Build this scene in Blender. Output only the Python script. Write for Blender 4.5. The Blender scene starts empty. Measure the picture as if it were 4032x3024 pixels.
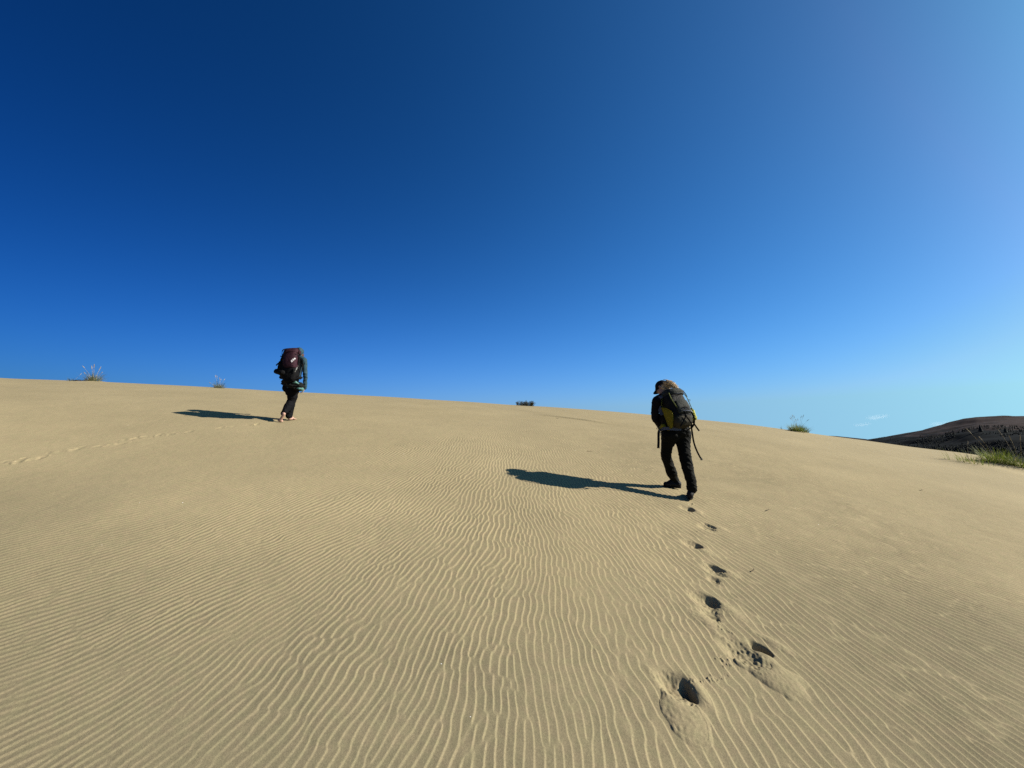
import bpy, bmesh, math, random
import numpy as np
from mathutils import Vector, Matrix, noise as mnoise

R = math.radians
AL = 2 ** -1.2                        # surfaces carry plain daylight albedos; the camera is exposed 1.2 stops up
scene = bpy.context.scene
col = scene.collection

# ------------------------------------------------------------------ camera
W0, H0, F0 = 4032.0, 3024.0, 1515.0
PITCH = R(9.0)
CAM = np.array([0.0, 0.0, 2.15])
cd = bpy.data.cameras.new('camera'); cam = bpy.data.objects.new('camera', cd); col.objects.link(cam)
cam.location = CAM; cam.rotation_euler = (R(90) + PITCH, 0, 0)
cd.sensor_fit = 'HORIZONTAL'; cd.sensor_width = 36.0; cd.lens = 36.0 * F0 / W0
cd.clip_start = 0.05; cd.clip_end = 20000
scene.camera = cam

# ------------------------------------------------------------------ sun and sky
SUN_EL, SUN_AZ = 29.7, 93.6           # azimuth clockwise from +Y (camera's heading)
sd = bpy.data.lights.new('sun', 'SUN'); sun = bpy.data.objects.new('sun', sd); col.objects.link(sun)
sd.energy = 4.9; sd.angle = R(0.5); sd.color = (1.0, 0.93, 0.82)
se, sa = R(SUN_EL), R(SUN_AZ)
SUND = Vector((math.sin(sa) * math.cos(se), math.cos(sa) * math.cos(se), math.sin(se)))
sun.rotation_euler = (-SUND).to_track_quat('-Z', 'Y').to_euler()
world = bpy.data.worlds.new('World'); scene.world = world; world.use_nodes = True
wt = world.node_tree; wt.nodes.clear()
wo = wt.nodes.new('ShaderNodeOutputWorld'); bg = wt.nodes.new('ShaderNodeBackground')
sky = wt.nodes.new('ShaderNodeTexSky'); sky.sky_type = 'NISHITA'; sky.sun_disc = False
sky.sun_elevation = se; sky.sun_rotation = sa
sky.air_density = 1.0; sky.dust_density = 2.0; sky.ozone_density = 1.0; sky.altitude = 0
# the deep polarised blue of this sky: per-channel gamma on the sky model, deepening away from the sun and upward
SKYFIT = [(3.062, .0069, .112, .833, -3.3), (1.77, .0438, .277, -.13, -1.59), (1.651, .0832, .08, -.43, -1.29)]
SKYMAX = (.46, .74, .94)
sep = wt.nodes.new('ShaderNodeSeparateColor'); cmb = wt.nodes.new('ShaderNodeCombineColor')
wtc = wt.nodes.new('ShaderNodeTexCoord'); wxyz = wt.nodes.new('ShaderNodeSeparateXYZ')
wt.links.new(sky.outputs[0], sep.inputs[0]); wt.links.new(wtc.outputs['Generated'], wxyz.inputs[0])
def wm(op, a, b):
    n = wt.nodes.new('ShaderNodeMath'); n.operation = op
    for k, v in enumerate((a, b)):
        if v is None: continue
        if isinstance(v, (int, float)): n.inputs[k].default_value = v
        else: wt.links.new(v, n.inputs[k])
    return n.outputs[0]
_dz = wm('MAXIMUM', wxyz.outputs['Z'], .095)        # below the horizon the sky keeps its horizon colour
wcx = wt.nodes.new('ShaderNodeCombineXYZ')
wt.links.new(wxyz.outputs['X'], wcx.inputs[0]); wt.links.new(wxyz.outputs['Y'], wcx.inputs[1]); wt.links.new(_dz, wcx.inputs[2])
wt.links.new(wcx.outputs[0], sky.inputs[0])
_x2 = wm('MULTIPLY', wxyz.outputs['X'], wxyz.outputs['X'])
for k, (g_, a_, cx_, cz_, c2_) in enumerate(SKYFIT):
    e_ = wm('EXPONENT', wm('ADD', wm('ADD', wm('MULTIPLY', wxyz.outputs['X'], cx_), wm('MULTIPLY', _dz, cz_)), wm('MULTIPLY', _x2, c2_)), None)
    v_ = wm('MULTIPLY', wm('MULTIPLY', wm('POWER', sep.outputs[k], g_), e_), a_ * 20 * AL)
    v_ = wm('MINIMUM', v_, SKYMAX[k] * 20 * AL)
    if k == 0: red_ = v_; continue
    if k == 1: wt.links.new(wm('MINIMUM', red_, wm('MULTIPLY', v_, wm('ADD', .52, wm('MULTIPLY', _dz, -.26)))), cmb.inputs[0])
    wt.links.new(v_, cmb.inputs[k])
wt.links.new(cmb.outputs[0], bg.inputs[0]); bg.inputs[1].default_value = 0.05
wt.links.new(bg.outputs[0], wo.inputs[0])
scene.view_settings.view_transform = 'Standard'; scene.view_settings.look = 'None'
scene.view_settings.exposure = 1.2; scene.view_settings.gamma = 1.0
scene.cycles.max_bounces = 5; scene.cycles.diffuse_bounces = 2; scene.cycles.use_denoising = False

# ------------------------------------------------------------------ helpers
FWD = np.array([0, math.cos(PITCH), math.sin(PITCH)])
UPV = np.array([0, -math.sin(PITCH), math.cos(PITCH)])
RGT = np.array([1.0, 0, 0])
def ray(px, py):                        # direction with unit camera depth
    return FWD + RGT * ((px - W0 / 2) / F0) - UPV * ((py - H0 / 2) / F0)
def at(px, py, d):
    return CAM + ray(px, py) * d
def pix(p):
    q = np.asarray(p, float) - CAM; d = q @ FWD
    return (W0 / 2 + F0 * (q @ RGT) / d, H0 / 2 - F0 * (q @ UPV) / d, d)

def tag(o, label=None, cat=None, group=None, kind=None):
    if label: o['label'] = label
    if cat: o['category'] = cat
    if group: o['group'] = group
    if kind: o['kind'] = kind
    return o
def empty(name, loc):
    o = bpy.data.objects.new(name, None); col.objects.link(o); o.location = loc; o.empty_display_size = .2
    return o
def mesh_obj(name, verts, faces, mat, parent=None, smooth=True):
    me = bpy.data.meshes.new(name)
    me.from_pydata([tuple(map(float, v)) for v in verts], [], [tuple(f) for f in faces])
    me.validate()
    if smooth: me.polygons.foreach_set('use_smooth', np.ones(len(me.polygons), bool))
    if mat: me.materials.append(mat)
    o = bpy.data.objects.new(name, me); col.objects.link(o)
    if parent:
        o.parent = parent; o.matrix_parent_inverse = Matrix.Translation(-Vector(parent.location))
    return o

# ------------------------------------------------------------------ materials
def principled(name, rgb, rough=.85, spec=.25):
    m = bpy.data.materials.new(name); m.use_nodes = True
    b = m.node_tree.nodes['Principled BSDF']
    rgb = [c * AL for c in rgb]; b.inputs['Base Color'].default_value = (*rgb, 1); b.inputs['Roughness'].default_value = rough
    b.inputs['Specular IOR Level'].default_value = spec * .5
    return m
def fabric(name, rgb, rough=.85, spec=.2, var=.35, scale=9, bump=.25, weave=420, second=None):
    """cloth with soft mottling, fold-scale bump and a fine weave"""
    m = principled(name, rgb, rough, spec); t = m.node_tree; b = t.nodes['Principled BSDF']
    rgb = [c * AL for c in rgb]; second = [c * AL for c in second] if second else None
    tc = t.nodes.new('ShaderNodeTexCoord')
    n = t.nodes.new('ShaderNodeTexNoise'); n.inputs['Scale'].default_value = scale; n.inputs['Detail'].default_value = 5
    t.links.new(tc.outputs['Object'], n.inputs['Vector'])
    cr = t.nodes.new('ShaderNodeValToRGB'); e = cr.color_ramp.elements
    e[0].position = .3; e[1].position = .7
    e[0].color = (*[c * (1 - var) for c in rgb], 1)
    e[1].color = (*(second if second else [min(1, c * (1 + var)) for c in rgb]), 1)
    t.links.new(n.outputs['Fac'], cr.inputs[0]); t.links.new(cr.outputs[0], b.inputs['Base Color'])
    n2 = t.nodes.new('ShaderNodeTexNoise'); n2.inputs['Scale'].default_value = scale * 1.3; n2.inputs['Detail'].default_value = 4
    n2.inputs['Distortion'].default_value = 1.2
    t.links.new(tc.outputs['Object'], n2.inputs['Vector'])
    n3 = t.nodes.new('ShaderNodeTexNoise'); n3.inputs['Scale'].default_value = weave
    t.links.new(tc.outputs['Object'], n3.inputs['Vector'])
    b1 = t.nodes.new('ShaderNodeBump'); b1.inputs['Strength'].default_value = bump; b1.inputs['Distance'].default_value = .015
    b2 = t.nodes.new('ShaderNodeBump'); b2.inputs['Strength'].default_value = .15; b2.inputs['Distance'].default_value = .002
    t.links.new(n2.outputs['Fac'], b1.inputs['Height']); t.links.new(n3.outputs['Fac'], b2.inputs['Height'])
    t.links.new(b1.outputs[0], b2.inputs['Normal']); t.links.new(b2.outputs[0], b.inputs['Normal'])
    return m

# ------------------------------------------------------------------ terrain shape
HC = CAM[2]
GX, GY = -0.11, 0.30
# crest line of the dune as the eye meets it (pixel column, pixel row of the photograph)
CREST = [(0,1490),(300,1499),(560,1511),(800,1523),(1100,1541),(1400,1556),(1700,1574),(2000,1594),(2300,1612),(2500,1628),
         (2750,1652),(2950,1672),(3100,1692),(3230,1712),(3400,1733),(3600,1762),(3800,1783),(3960,1810),(4032,1824)]
_az, _D = [], []
for px, py in CREST:
    r_ = ray(px, py); rr = math.hypot(r_[0], r_[1]); a = math.atan2(r_[0], r_[1])
    _az.append(a); _D.append(GX * math.sin(a) + GY * math.cos(a) - r_[2] / rr)
AZT = np.radians(np.arange(-180, 180.01, .25))
_azk = np.array([-math.pi, -2.0, -1.3] + _az + [1.3, 2.0, math.pi])
_Dk = np.array([.09, .09, .09] + _D + [.16, .12, .09])
DT = np.interp(AZT, _azk, _Dk)
_k = np.exp(-.5 * (np.arange(-12, 13) / 4.0) ** 2); _k /= _k.sum()
DT = np.convolve(np.pad(DT, 12, mode='edge'), _k, 'valid')

def hfield(tile, n, filt, seed, cplx=False):
    """periodic filtered noise on an n x n grid covering tile metres; filt(kx, ky) in cycles per metre"""
    rs = np.random.RandomState(seed)
    f = np.fft.fftfreq(n, tile / n); KX, KY = np.meshgrid(f, f, indexing='ij')
    s = (rs.normal(size=(n, n)) + 1j * rs.normal(size=(n, n))) * filt(KX, KY)
    g = np.fft.ifft2(s)
    if not cplx: g = g.real
    g = g / np.sqrt(np.mean(np.abs(g) ** 2))
    return (tile, n, g.astype(np.complex64 if cplx else np.float32))
def samp(fld, x, y):
    tile, n, g = fld
    u = (x / tile) % 1.0 * n; v = (y / tile) % 1.0 * n
    i = np.floor(u).astype(np.int32); j = np.floor(v).astype(np.int32)
    fu = (u - i).astype(np.float32); fv = (v - j).astype(np.float32)
    i %= n; j %= n; i1 = (i + 1) % n; j1 = (j + 1) % n
    return (g[i, j] * (1 - fu) + g[i1, j] * fu) * (1 - fv) + (g[i, j1] * (1 - fu) + g[i1, j1] * fu) * fv
def lp(c): return lambda kx, ky: np.exp(-(kx ** 2 + ky ** 2) / (2 * c * c))

BIG = hfield(160, 256, lp(1 / 12.0), 5)
MED = hfield(60, 256, lp(1 / 5.0), 6)
def sstep(a, b, x):
    t = np.clip((x - a) / (b - a), 0, 1); return t * t * (3 - 2 * t)

MOUNDS = []                              # (x, y, radius, height), added once plants are placed
def base_h(x, y):
    x = np.asarray(x, float); y = np.asarray(y, float)
    r = np.hypot(x, y); a = np.arctan2(x, y)
    D = np.interp(a, AZT, DT); k = (D / 2) ** 2 / HC
    G = (GX * x + GY * y) / np.maximum(r, 1e-6)
    rc = 2 * HC / D; R0 = 1.45 * rc
    q = np.where(r < R0, r * r, R0 * R0 + 2 * R0 * (r - R0))
    z = G * r - k * q
    z = z + .012 * samp(MED, x, y) * sstep(2, 6, r) * (1 - sstep(10, 16, r))
    # far beyond the crest the dune runs out into a wide valley floor
    far = -28 + 1.5 * samp(BIG, x * .1, y * .1)
    w = sstep(70, 160, r)
    z = z * (1 - w) + np.minimum(far, z) * w if True else z
    z = np.where(r > 160, far, z)
    # the near left of the slope rolls gently away from the sun
    z = z - .075 * (np.sqrt((x + 1.0) ** 2 + 3.0) - x - 1.0) / 2 * (1 - sstep(2.5, 9.5, y)) * sstep(-8, 1, y) * (1 - sstep(5, 12, -x))
    for mx, my, mr, mh in MOUNDS:
        z = z + mh * np.exp(-((x - mx) ** 2 + (y - my) ** 2) / (2 * mr * mr))
    return z
def ground(px, py):
    """where the eye's ray through a pixel of the photograph meets the dune"""
    d = ray(px, py); t = np.linspace(.5, 60, 6000)
    P = CAM[None] + d[None] * t[:, None]
    g = P[:, 2] - base_h(P[:, 0], P[:, 1])
    i = int(np.argmax(g < 0))
    if g[i] >= 0: i = int(np.argmin(g)); return P[i]
    f = g[i - 1] / (g[i - 1] - g[i]); return P[i - 1] + (P[i] - P[i - 1]) * f
def gz(x, y): return float(base_h(x, y))

# plants on the crest: name, pixel column, pixel row of the foot, metres pushed on past that point
def crest_row(px): return float(np.interp(px, [c[0] for c in CREST], [c[1] for c in CREST]))
SPOTS = {}
for n_, px, dy, push in (('t1', 283, 1.5, 0), ('t2', 368, 1.5, 0), ('t3', 862, 1.5, 0), ('bush', 2068, 1, .9), ('t4', 3145, 3, 0),
                         ('sprig', 3076, 1, .1), ('r1', 3812, 42, 0), ('r2', 3930, 28, 0), ('r3', 4026, 30, 0), ('dt', 397, 1.5, 0)):
    g_ = ground(px, crest_row(px) + dy); h_ = g_[:2] / np.linalg.norm(g_[:2])
    SPOTS[n_] = (g_[0] + h_[0] * push, g_[1] + h_[1] * push)
MOUNDS += [(SPOTS['t4'][0] + .1, SPOTS['t4'][1], .30, .10), (SPOTS['t2'][0], SPOTS['t2'][1], .25, .05),
           (SPOTS['r1'][0], SPOTS['r1'][1] - .1, .55, .09), (SPOTS['r2'][0], SPOTS['r2'][1], .5, .08), (SPOTS['r3'][0], SPOTS['r3'][1], .4, .07)]
AZ_STEP, R_STEP = 0.065, 0.0018

# ------------------------------------------------------------------ wind ripples
LAM = 0.053; RIP = 0.0047
TIL, TN = 22.0, 1280
def env(seed, ss, sc):                  # slowly varying complex envelope: ss along the wave vector, sc along the crest
    return hfield(TIL, TN, lambda kx, ky: np.exp(-(kx ** 2) / (2 * ss * ss) - (ky ** 2) / (2 * sc * sc)), seed, True)
DIRS = [44, 34, 24, 14, 4, -6, -16, -26, -36, -46, -56]
ENV = [env(20 + i, 2.0, 1.15) for i in range(len(DIRS))]
ENVW = [env(50 + i, 3.1, 4.0) for i in range(3)]
WRP1 = hfield(TIL * 1.3, 512, lp(.55), 71); WRP2 = hfield(TIL * 1.3, 512, lp(2.2), 72)
MSK = hfield(31, 256, lp(.35), 73); MSK2 = hfield(17, 512, lp(1.2), 74)
ROUGH = hfield(3.0, 1024, lambda kx, ky: np.exp(-(np.hypot(kx, ky) - 22) ** 2 / (2 * 12.0 ** 2)), 75)
ROUGH2 = hfield(5.0, 1024, lambda kx, ky: np.exp(-(kx ** 2 + ky ** 2) / (2 * 7.0 ** 2)), 76)
def ripples(x, y):
    k0 = 2 * math.pi / LAM
    wild = np.clip(.62 * np.exp(-((x - .1) / 1.5) ** 2) * sstep(2.2, 3.6, y) + .42 + .20 * samp(MSK2, x, y), 0.08, 1)
    # crests run up the slope, swinging round from the left of the view to the right
    th = 3.0 - np.where(x > 0, 9.0, 11.0) * x + 6 * samp(MSK, x, y)
    th = np.clip(th, -55, 43)
    xs = x + .030 * samp(WRP1, x, y) + .0065 * (.35 + wild) * samp(WRP2, x, y)
    ys = y; xs = xs - .27 * (np.sqrt((xs - 1.2) ** 2 + .3) + xs - 1.2) / 2      # broader ripples to the right
    tot = np.zeros(x.shape, np.complex128)
    for i, d in enumerate(DIRS):
        w = np.clip(1.25 - np.abs(th - d) / 10.0, 0, 1)
        m = w > 0
        if not m.any(): continue
        a = R(d); xm, ym = xs[m], ys[m]
        u = xm * math.cos(a) - ym * math.sin(a); v = xm * math.sin(a) + ym * math.cos(a)
        e = samp(ENV[i], u, v) * (1 - .45 * wild[m]) + .75 * wild[m] * samp(ENVW[i % 3], u, v)
        tot[m] += w[m] * e * np.exp(1j * k0 * u)
    A = np.abs(tot); p = np.mod(np.angle(tot) / (2 * math.pi), 1.0)
    amp = np.clip(A / .38, 0, 1) ** .7
    rise = .78
    h = np.where(p < rise, (p / rise) ** 1.25, 1 - sstep(0, 1, (p - rise) / (1 - rise)))
    h = (h - .45) * amp
    r = np.hypot(x, y)
    mk = (1 - .50 * sstep(9, 17, r)) * (1 - .50 * sstep(4.2, 8.5, -x + .2 * y)) * (1 + .55 * sstep(.8, 2.8, x) + .55 * sstep(2.5, 4.5, x)) * (1 + .25 * sstep(1, 2.5, -x)) * (1 - .5 * sstep(8, 14, x)) * (1 + .15 * np.exp(-((y - 6.5) / 3) ** 2 - (x / 3) ** 2))
    mk = mk * np.clip(.96 + .18 * samp(MSK, x * .8, y * .8) + .14 * samp(MSK2, x, y), .45, 1.3)
    mk = mk * (1 - sstep(19, 25, r))
    return RIP * h * mk

# ------------------------------------------------------------------ footprints pressed into the sand
PRINTS = []
def fpt(px, py): g = ground(px, py); return g[0], g[1]
def loc_uv(x, y, cx, cy, az):
    dx, dy = x - cx, y - cy; a = R(az)
    return dx * math.sin(a) + dy * math.cos(a), dx * math.cos(a) - dy * math.sin(a)   # along, across (right)
def dish(x, y, cx, cy, az, la, lb, dep, p=2.5, edge=.25):
    u, v = loc_uv(x, y, cx, cy, az); rho = np.hypot(u / la, v / lb)
    return -dep * (1 - sstep(1 - edge, 1 + edge * .4, rho)) * (1 - .35 * np.clip(rho, 0, 1) ** p)
def gauss(x, y, cx, cy, az, la, lb, h):
    u, v = loc_uv(x, y, cx, cy, az); return h * np.exp(-.5 * ((u / la) ** 2 + (v / lb) ** 2))
# dishes: px, py, az, la, lb, depth, edge      lobes: px, py, az, la, lb, height, kind
DISH = [
 (2990, 2556, -40, .085, .050, .070, .45), (2930, 2580, -32, .16, .115, .042, .75),
 (2705, 2716, -8, .075, .036, .065, .5), (2655, 2705, -25, .13, .10, .046, .75),
 (2802, 2366, -38, .07, .045, .030, .6), (2775, 2366, -32, .125, .095, .040, .7), (2800, 2418, -35, .095, .075, .028, .7),
 (2822, 2240, -38, .095, .035, .028, .5), (2810, 2248, -32, .11, .085, .028, .7), (2810, 2283, -25, .07, .06, .026, .6),
 (2747, 2148, -30, .05, .04, .034, .5), (2728, 2146, -40, .115, .085, .034, .7),
 (2796, 2072, -38, .085, .032, .026, .5), (2786, 2080, -30, .11, .085, .026, .7),
 (2718, 2005, -15, .07, .045, .040, .5), (2705, 2004, -40, .10, .075, .030, .7)]
LOBE = [
 (3035, 2648, -36, .225, .150, .030, 1), (2692, 2815, -6, .18, .118, .018, 1), (2872, 2405, -32, .15, .06, .016, 0),
 (2775, 2172, -35, .12, .05, .012, 0), (2750, 2016, -15, .09, .05, .010, 0), (2775, 2445, -35, .12, .06, .012, 0),
 (2875, 2258, -32, .10, .05, .010, 0), (3045, 2535, -45, .14, .045, .018, 0), (2755, 2725, -10, .12, .035, .018, 0),
 (2845, 2083, -30, .09, .045, .008, 0), (2870, 2530, -40, .10, .03, .012, 0), (2600, 2700, -15, .11, .025, .010, 0)]
# the barefoot trail on the left, seen edge on
TRAIL = [(30, 1816), (80, 1812), (125, 1806), (165, 1800), (245, 1772), (300, 1764), (395, 1754), (432, 1750), (470, 1746),
         (512, 1727), (535, 1724), (560, 1720), (625, 1711), (680, 1705), (745, 1697), (870, 1681), (905, 1679), (985, 1671), (1010, 1669)]
_rt = random.Random(4)
DISH_W = [(*fpt(d[0], d[1]), *d[2:]) for d in DISH]
LOBE_W = [(*fpt(d[0], d[1]), *d[2:]) for d in LOBE]
TRAIL_W = [(*fpt(px, py + 2), _rt.uniform(-30, 30), _rt.uniform(.09, .13), _rt.uniform(.035, .05), _rt.uniform(.002, .008)) for px, py in TRAIL]
BOOTS_W = [(*fpt(2714, 1968), 5), (*fpt(2676, 1922), -50), (*fpt(1103, 1661), 10), (*fpt(1140, 1653), 50)]
CLODS = []
_rc = random.Random(11)
def scatter(px0, py0, px1, py1, n, spread, smin=.004, smax=.009):
    for _ in range(n):
        t = _rc.random(); cx, cy = fpt(px0 + (px1 - px0) * t + _rc.gauss(0, spread), py0 + (py1 - py0) * t + _rc.gauss(0, spread * .6))
        CLODS.append((cx, cy, _rc.uniform(smin, smax), _rc.uniform(.5, 1.1)))
scatter(2720, 2690, 2870, 2670, 46, 14, .003, .0075); scatter(2830, 2590, 2870, 2620, 22, 12); scatter(2815, 2450, 2890, 2510, 14, 6)
scatter(2712, 2690, 2722, 2730, 14, 6, .004, .007); scatter(2720, 1982, 2722, 1996, 5, 5, .006, .012); scatter(2700, 2018, 2740, 2024, 5, 6)
scatter(2960, 2640, 3040, 2680, 12, 14, .003, .005); scatter(2745, 2060, 2800, 2110, 6, 12); scatter(2870, 2620, 2920, 2640, 7, 6, .003, .006)

def imprint(x, y):
    """height change and ripple-erasing mask from feet; only evaluated where needed"""
    dz = np.zeros_like(x); er = np.zeros_like(x)
    def near(cx, cy, rad): return np.nonzero((np.abs(x - cx) < rad) & (np.abs(y - cy) < rad))[0]
    for cx, cy, az, la, lb, dep, ed in DISH_W:
        i = near(cx, cy, la * 2.6)
        if not len(i): continue
        X, Y = x[i], y[i]
        wob = .006 * samp(ROUGH2, X, Y)
        d = dish(X + wob, Y - wob, cx, cy, az, la, lb, dep, 2.5, ed)
        rim = gauss(X, Y, cx, cy, az, la * 1.25, lb * 1.35, 1.0) - gauss(X, Y, cx, cy, az, la * .8, lb * .8, 1.0)
        dz[i] += d + .10 * dep * np.clip(rim, 0, 1) * 2
        u, v = loc_uv(X, Y, cx, cy, az); er[i] = np.maximum(er[i], 1 - sstep(.9, 1.45, np.hypot(u / la, v / lb)))
        dz[i] += (.0016 * samp(ROUGH, X, Y) + .0015 * samp(ROUGH2, X, Y)) * (d < -.15 * dep)
    for cx, cy, az, la, lb, h, kind in LOBE_W:
        i = near(cx, cy, max(la, lb) * 3)
        X, Y = x[i], y[i]; u, v = loc_uv(X, Y, cx, cy, az)
        wob = .12 * samp(ROUGH2, X, Y)
        rho = np.hypot(u / la, v / lb) + wob * .45
        prof = np.clip(1 - rho ** 2, 0, 1) ** .62 * h if kind else h * np.exp(-rho ** 2)
        prof = prof * (1 + .25 * np.clip(u / la, -1, 1)) if kind else prof
        dz[i] += prof
        er[i] = np.maximum(er[i], 1 - sstep(.85, 1.1, rho))
        dz[i] += .0007 * samp(ROUGH, X, Y) * (rho < .95) + .0010 * samp(ROUGH2, X, Y) * (rho < .8)
    for cx, cy, az, la, lb, dep in TRAIL_W:
        i = near(cx, cy, la * 3)
        X, Y = x[i], y[i]
        dz[i] += dish(X, Y, cx, cy, az, la, lb, dep, 2.5, .4)
        u, v = loc_uv(X, Y, cx, cy, az); er[i] = np.maximum(er[i], 1 - sstep(1, 1.6, np.hypot(u / la, v / lb)))
        dz[i] += .0035 * samp(ROUGH2, X, Y) * (np.hypot(u / la, v / lb) < 1.3)
    for cx, cy, az in BOOTS_W:
        i = near(cx, cy, .3)
        X, Y = x[i], y[i]
        dz[i] += gauss(X, Y, cx, cy, az, .14, .07, -.012)
        er[i] = np.maximum(er[i], gauss(X, Y, cx, cy, az, .12, .07, .9))
    for cx, cy, s, hh in CLODS:
        i = near(cx, cy, s * 3.2)
        if not len(i): continue
        X, Y = x[i], y[i]; dz[i] += s * hh * np.exp(-((X - cx) ** 2 + (Y - cy) ** 2) / (2 * (s * .62) ** 2))
    return dz, er

# a thin wind-cut lip that crosses the slope near the crest
LIP = [fpt(px, py) for px, py in ((2120, 1634), (2200, 1643), (2280, 1653), (2350, 1662), (2400, 1669))]
def lip(x, y):
    xs = np.array([p[0] for p in LIP]); ys = np.array([p[1] for p in LIP])
    yl = np.interp(x, xs, ys); w = sstep(xs[0] - .3, xs[0] + .8, x) * (1 - sstep(xs[-1] - .8, xs[-1] + .4, x))
    d = y - yl
    return w * .045 * np.where(d > 0, np.exp(-d / .5), np.exp(-(d / .07) ** 2))

FINE = hfield(9.0, 1024, lp(6.0), 90)
def surface_h(x, y):
    z = base_h(x, y)
    r = np.hypot(x, y); m = np.nonzero((r < 26) & (y > -3))[0]
    X, Y = x[m], y[m]
    rp = ripples(X, Y); dz, er = imprint(X, Y)
    z[m] += rp * (1 - er) + dz + lip(X, Y) + .0005 * samp(FINE, X, Y)
    return z

# ------------------------------------------------------------------ dune mesh
fine = np.radians(np.arange(-61, 61.01, AZ_STEP))
back = np.radians(np.arange(63, 299, 2.0))
azs = np.concatenate([fine, back]); na = len(azs)
rr_ = [.25, .5, .8, 1.1, 1.4]
r_ = 1.6
while r_ < 46: rr_.append(r_); r_ *= 1 + R_STEP * (1 if r_ < 14 else 1.6 if r_ < 30 else 3)
while r_ < 9000: rr_.append(r_); r_ *= 1.06
rs_ = np.array(rr_); nr = len(rs_)
RRg, AAg = np.meshgrid(rs_, azs, indexing='ij')
X = (RRg * np.sin(AAg)).ravel(); Y = (RRg * np.cos(AAg)).ravel()
Z = surface_h(X, Y)
co = np.empty((nr * na + 1, 3), np.float32); co[:-1, 0] = X; co[:-1, 1] = Y; co[:-1, 2] = Z; co[-1] = (0, 0, gz(0, 0))
ii = np.arange(nr - 1)[:, None] * na; jj = np.arange(na)[None]; jn = (jj + 1) % na
quads = np.stack([ii + jj, ii + na + jj, ii + na + jn, ii + jn], -1).reshape(-1, 4)[:, ::-1]
tris = np.stack([np.full(na, nr * na), np.arange(na), (np.arange(na) + 1) % na], -1)[:, ::-1]
me = bpy.data.meshes.new('dune_sand')
me.vertices.add(len(co)); me.vertices.foreach_set('co', co.ravel())
nl = quads.size + tris.size
me.loops.add(nl); me.loops.foreach_set('vertex_index', np.concatenate([quads.ravel(), tris.ravel()]).astype(np.int32))
me.polygons.add(len(quads) + len(tris))
me.polygons.foreach_set('loop_start', np.concatenate([np.arange(len(quads)) * 4, quads.size + np.arange(len(tris)) * 3]).astype(np.int32))
me.update(calc_edges=True)
me.polygons.foreach_set('use_smooth', np.ones(len(me.polygons), bool))
dune = bpy.data.objects.new('dune_sand', me); col.objects.link(dune); tag(dune, kind='structure')
if me.polygons[0].normal.z < 0: me.flip_normals()
print('dune verts', len(co))

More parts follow.
